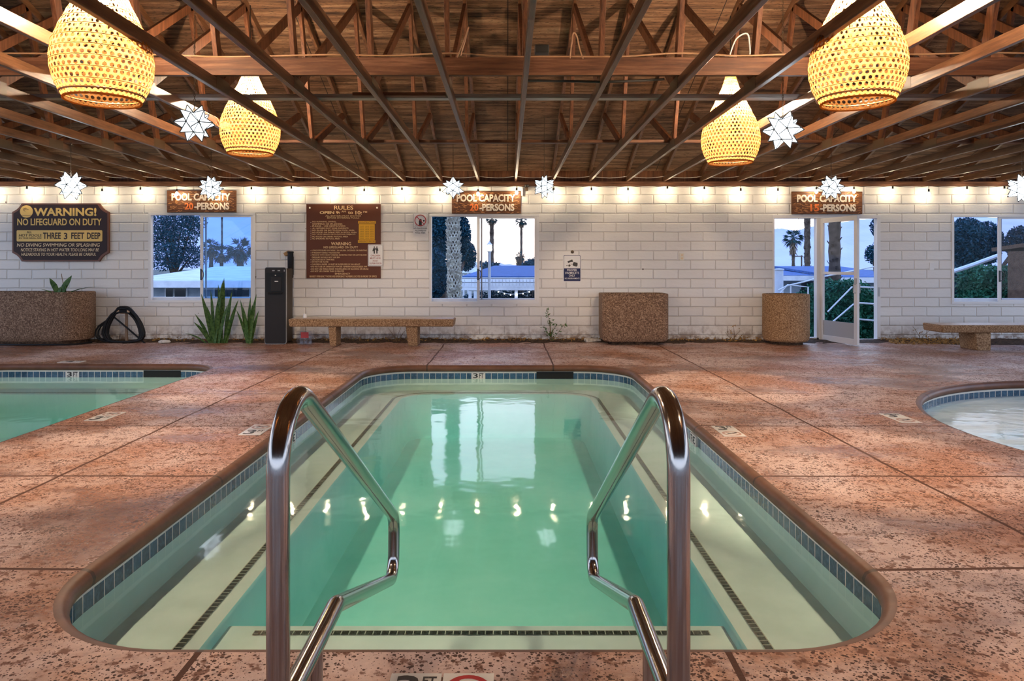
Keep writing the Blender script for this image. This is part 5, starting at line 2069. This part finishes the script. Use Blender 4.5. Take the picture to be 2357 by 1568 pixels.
# hedges
for lab, pa, pb, ya_, yb_, Yq, mm, nn in (('ivy covered bank behind the railings in the doorway', 1845, 2016, 645, 800, 19, 'hedge_leaf', 11000), ('green hedge along the bottom of the right window', 2225, 2330, 612, 720, 18.5, 'hedge_leaf', 9000), ('dark hedge under the pavilion in the middle window', 1068, 1300, 668, 720, 31, 'tree_leaf', 6000)):
    t = thing('hedge', lab, 'hedge', (X((pa + pb) / 2, Yq), Yq, -1.5))
    m = MB()
    cxx, rx_ = X((pa + pb) / 2, Yq), (X(pb, Yq) - X(pa, Yq)) / 2
    zt_, zb_ = Z(ya_, Yq), max(Z(yb_, Yq), -1.45)
    for _ in range(nn):
        u = rt.uniform(-1, 1)
        zz_ = rt.uniform(zb_, zt_ - (abs(u) ** 3) * .25 * (zt_ - zb_))
        m.leafage((u * rx_, rt.uniform(-.5, .5), zz_ + 1.5), (.05, .05, .05), 1, .055, rt, 0)
    m.build('foliage', M[mm], t)
    MB().box((0, .2, (zt_ + 1.5) * .42), (rx_ * 1.8, .5, (zt_ + 1.5) * .84)).build('inner_growth', M[mm], t)


# white pipe railings outside the door
def railing(label, Y, lines, r):
    pts = [p for l_ in lines for p in l_]
    cx_ = X(sum(p[0] for p in pts) / len(pts), Y)
    t = thing('railing', label, 'railing', (cx_, Y, -1.5))
    for l_ in lines:
        MB().tube([(X(a_, Y) - cx_, 0, max(Z(b_, Y), -1.5) + 1.5) for a_, b_ in l_], r, 7).build('rail_pipe', M['white_paint'], t, smooth=50)
    return t


railing('white ramp handrail rising to the right outside the door', 15.0, [[(1792, 668), (1812, 658), (1862, 646), (1880, 640), (2030, 610)], [(1796, 675), (1813, 656), (1860, 661), (1860, 760)], [(1820, 658), (1820, 760)], [(1905, 718), (1962, 660)], [(1912, 745), (1965, 700)]], .016)
railing('white post and rail fence right of the open door leaf', 13.6, [[(1966, 660), (2030, 663)], [(1966, 697), (2030, 701)], [(1966, 734), (2030, 740)], [(1973, 655), (1973, 790)]], .017)
railing('white rail slanting across the right window', 16.0, [[(2150, 640), (2240, 610), (2300, 588)], [(2158, 637), (2158, 800)]], .05)
t = thing('utility_pole', 'utility pole with a crossarm in the side light of the door', 'utility pole', (X(1845, 60), 60, -1.5))
MB().tube([(0, 0, 0), (0, 0, Z(588, 60) + 1.5)], .06, 7).build('pole', M['trunk_bark'], t)
MB().bar((-.55, 0, Z(590, 60) + 1.5), (.1, 0, Z(590, 60) + 1.5), .08, .08).build('crossarm', M['trunk_bark'], t)
o = MB().lathe([(.10, 0), (.10, Z(622, 17) + 1.5), (.12, Z(622, 17) + 1.5), (.12, Z(619, 17) + 1.5), (.02, Z(618, 17) + 1.5)], 12, (0, 0, 0)).build('bollard', M['roof_pale'], smooth=40)
o.location = (X(1793, 17), 17, -1.5)
tag(o, 'capped blue grey post behind the round planter in the side light', 'post')
# string of small lights hung under the pavilion eave
gl = thing('garden_string_lights', 'drooping string of tiny lights under the pavilion eave', 'string lights', (X(1185, 27.88), 27.88, Z(668, 27.88)))
pts = [(X(1140 + 85 * q / 24, 28) - X(1185, 28), 0, .0 - .16 * math.sin(PI * q / 24)) for q in range(25)]
MB().tube(pts, .006, 4).build('cord', M['white_paint'], gl)
for q in range(2, 24, 4):
    MB().ball((pts[q][0], 0, pts[q][2] - .03), .022, 8, 5).build('bulb', M['post_lantern_glow'], gl)

# mountains
ridge = [(-400, 505), (100, 500), (300, 480), (450, 478), (600, 482), (720, 560), (900, 600), (1000, 602), (1090, 607), (1135, 604), (1165, 608), (1230, 612), (1320, 611), (1500, 590), (1650, 560), (1778, 529), (1800, 525), (1830, 532), (1860, 524), (1900, 515), (1960, 508), (2040, 500), (2200, 497), (2360, 505), (2900, 490)]
Ym = 900.0
mm_ = MB()
rm = random.Random(2)
dn = []
for (a_, b_), (c_, d_) in zip(ridge, ridge[1:]):
    for q in range(8):
        u = q / 8
        dn.append((a_ + (c_ - a_) * u, b_ + (d_ - b_) * u + rm.uniform(-1.2, 1.2)))
dn.append(ridge[-1])
n = len(dn)
vs = []
for px_, py_ in dn:
    x_, z_ = X(px_, Ym), Z(py_, Ym)
    vs += [(x_, Ym - 250, -2), (x_, Ym, z_), (x_, Ym + 250, -2)]
fs = []
for k in range(n - 1):
    a_ = k * 3
    fs += [(a_, a_ + 3, a_ + 4, a_ + 1), (a_ + 1, a_ + 4, a_ + 5, a_ + 2)]
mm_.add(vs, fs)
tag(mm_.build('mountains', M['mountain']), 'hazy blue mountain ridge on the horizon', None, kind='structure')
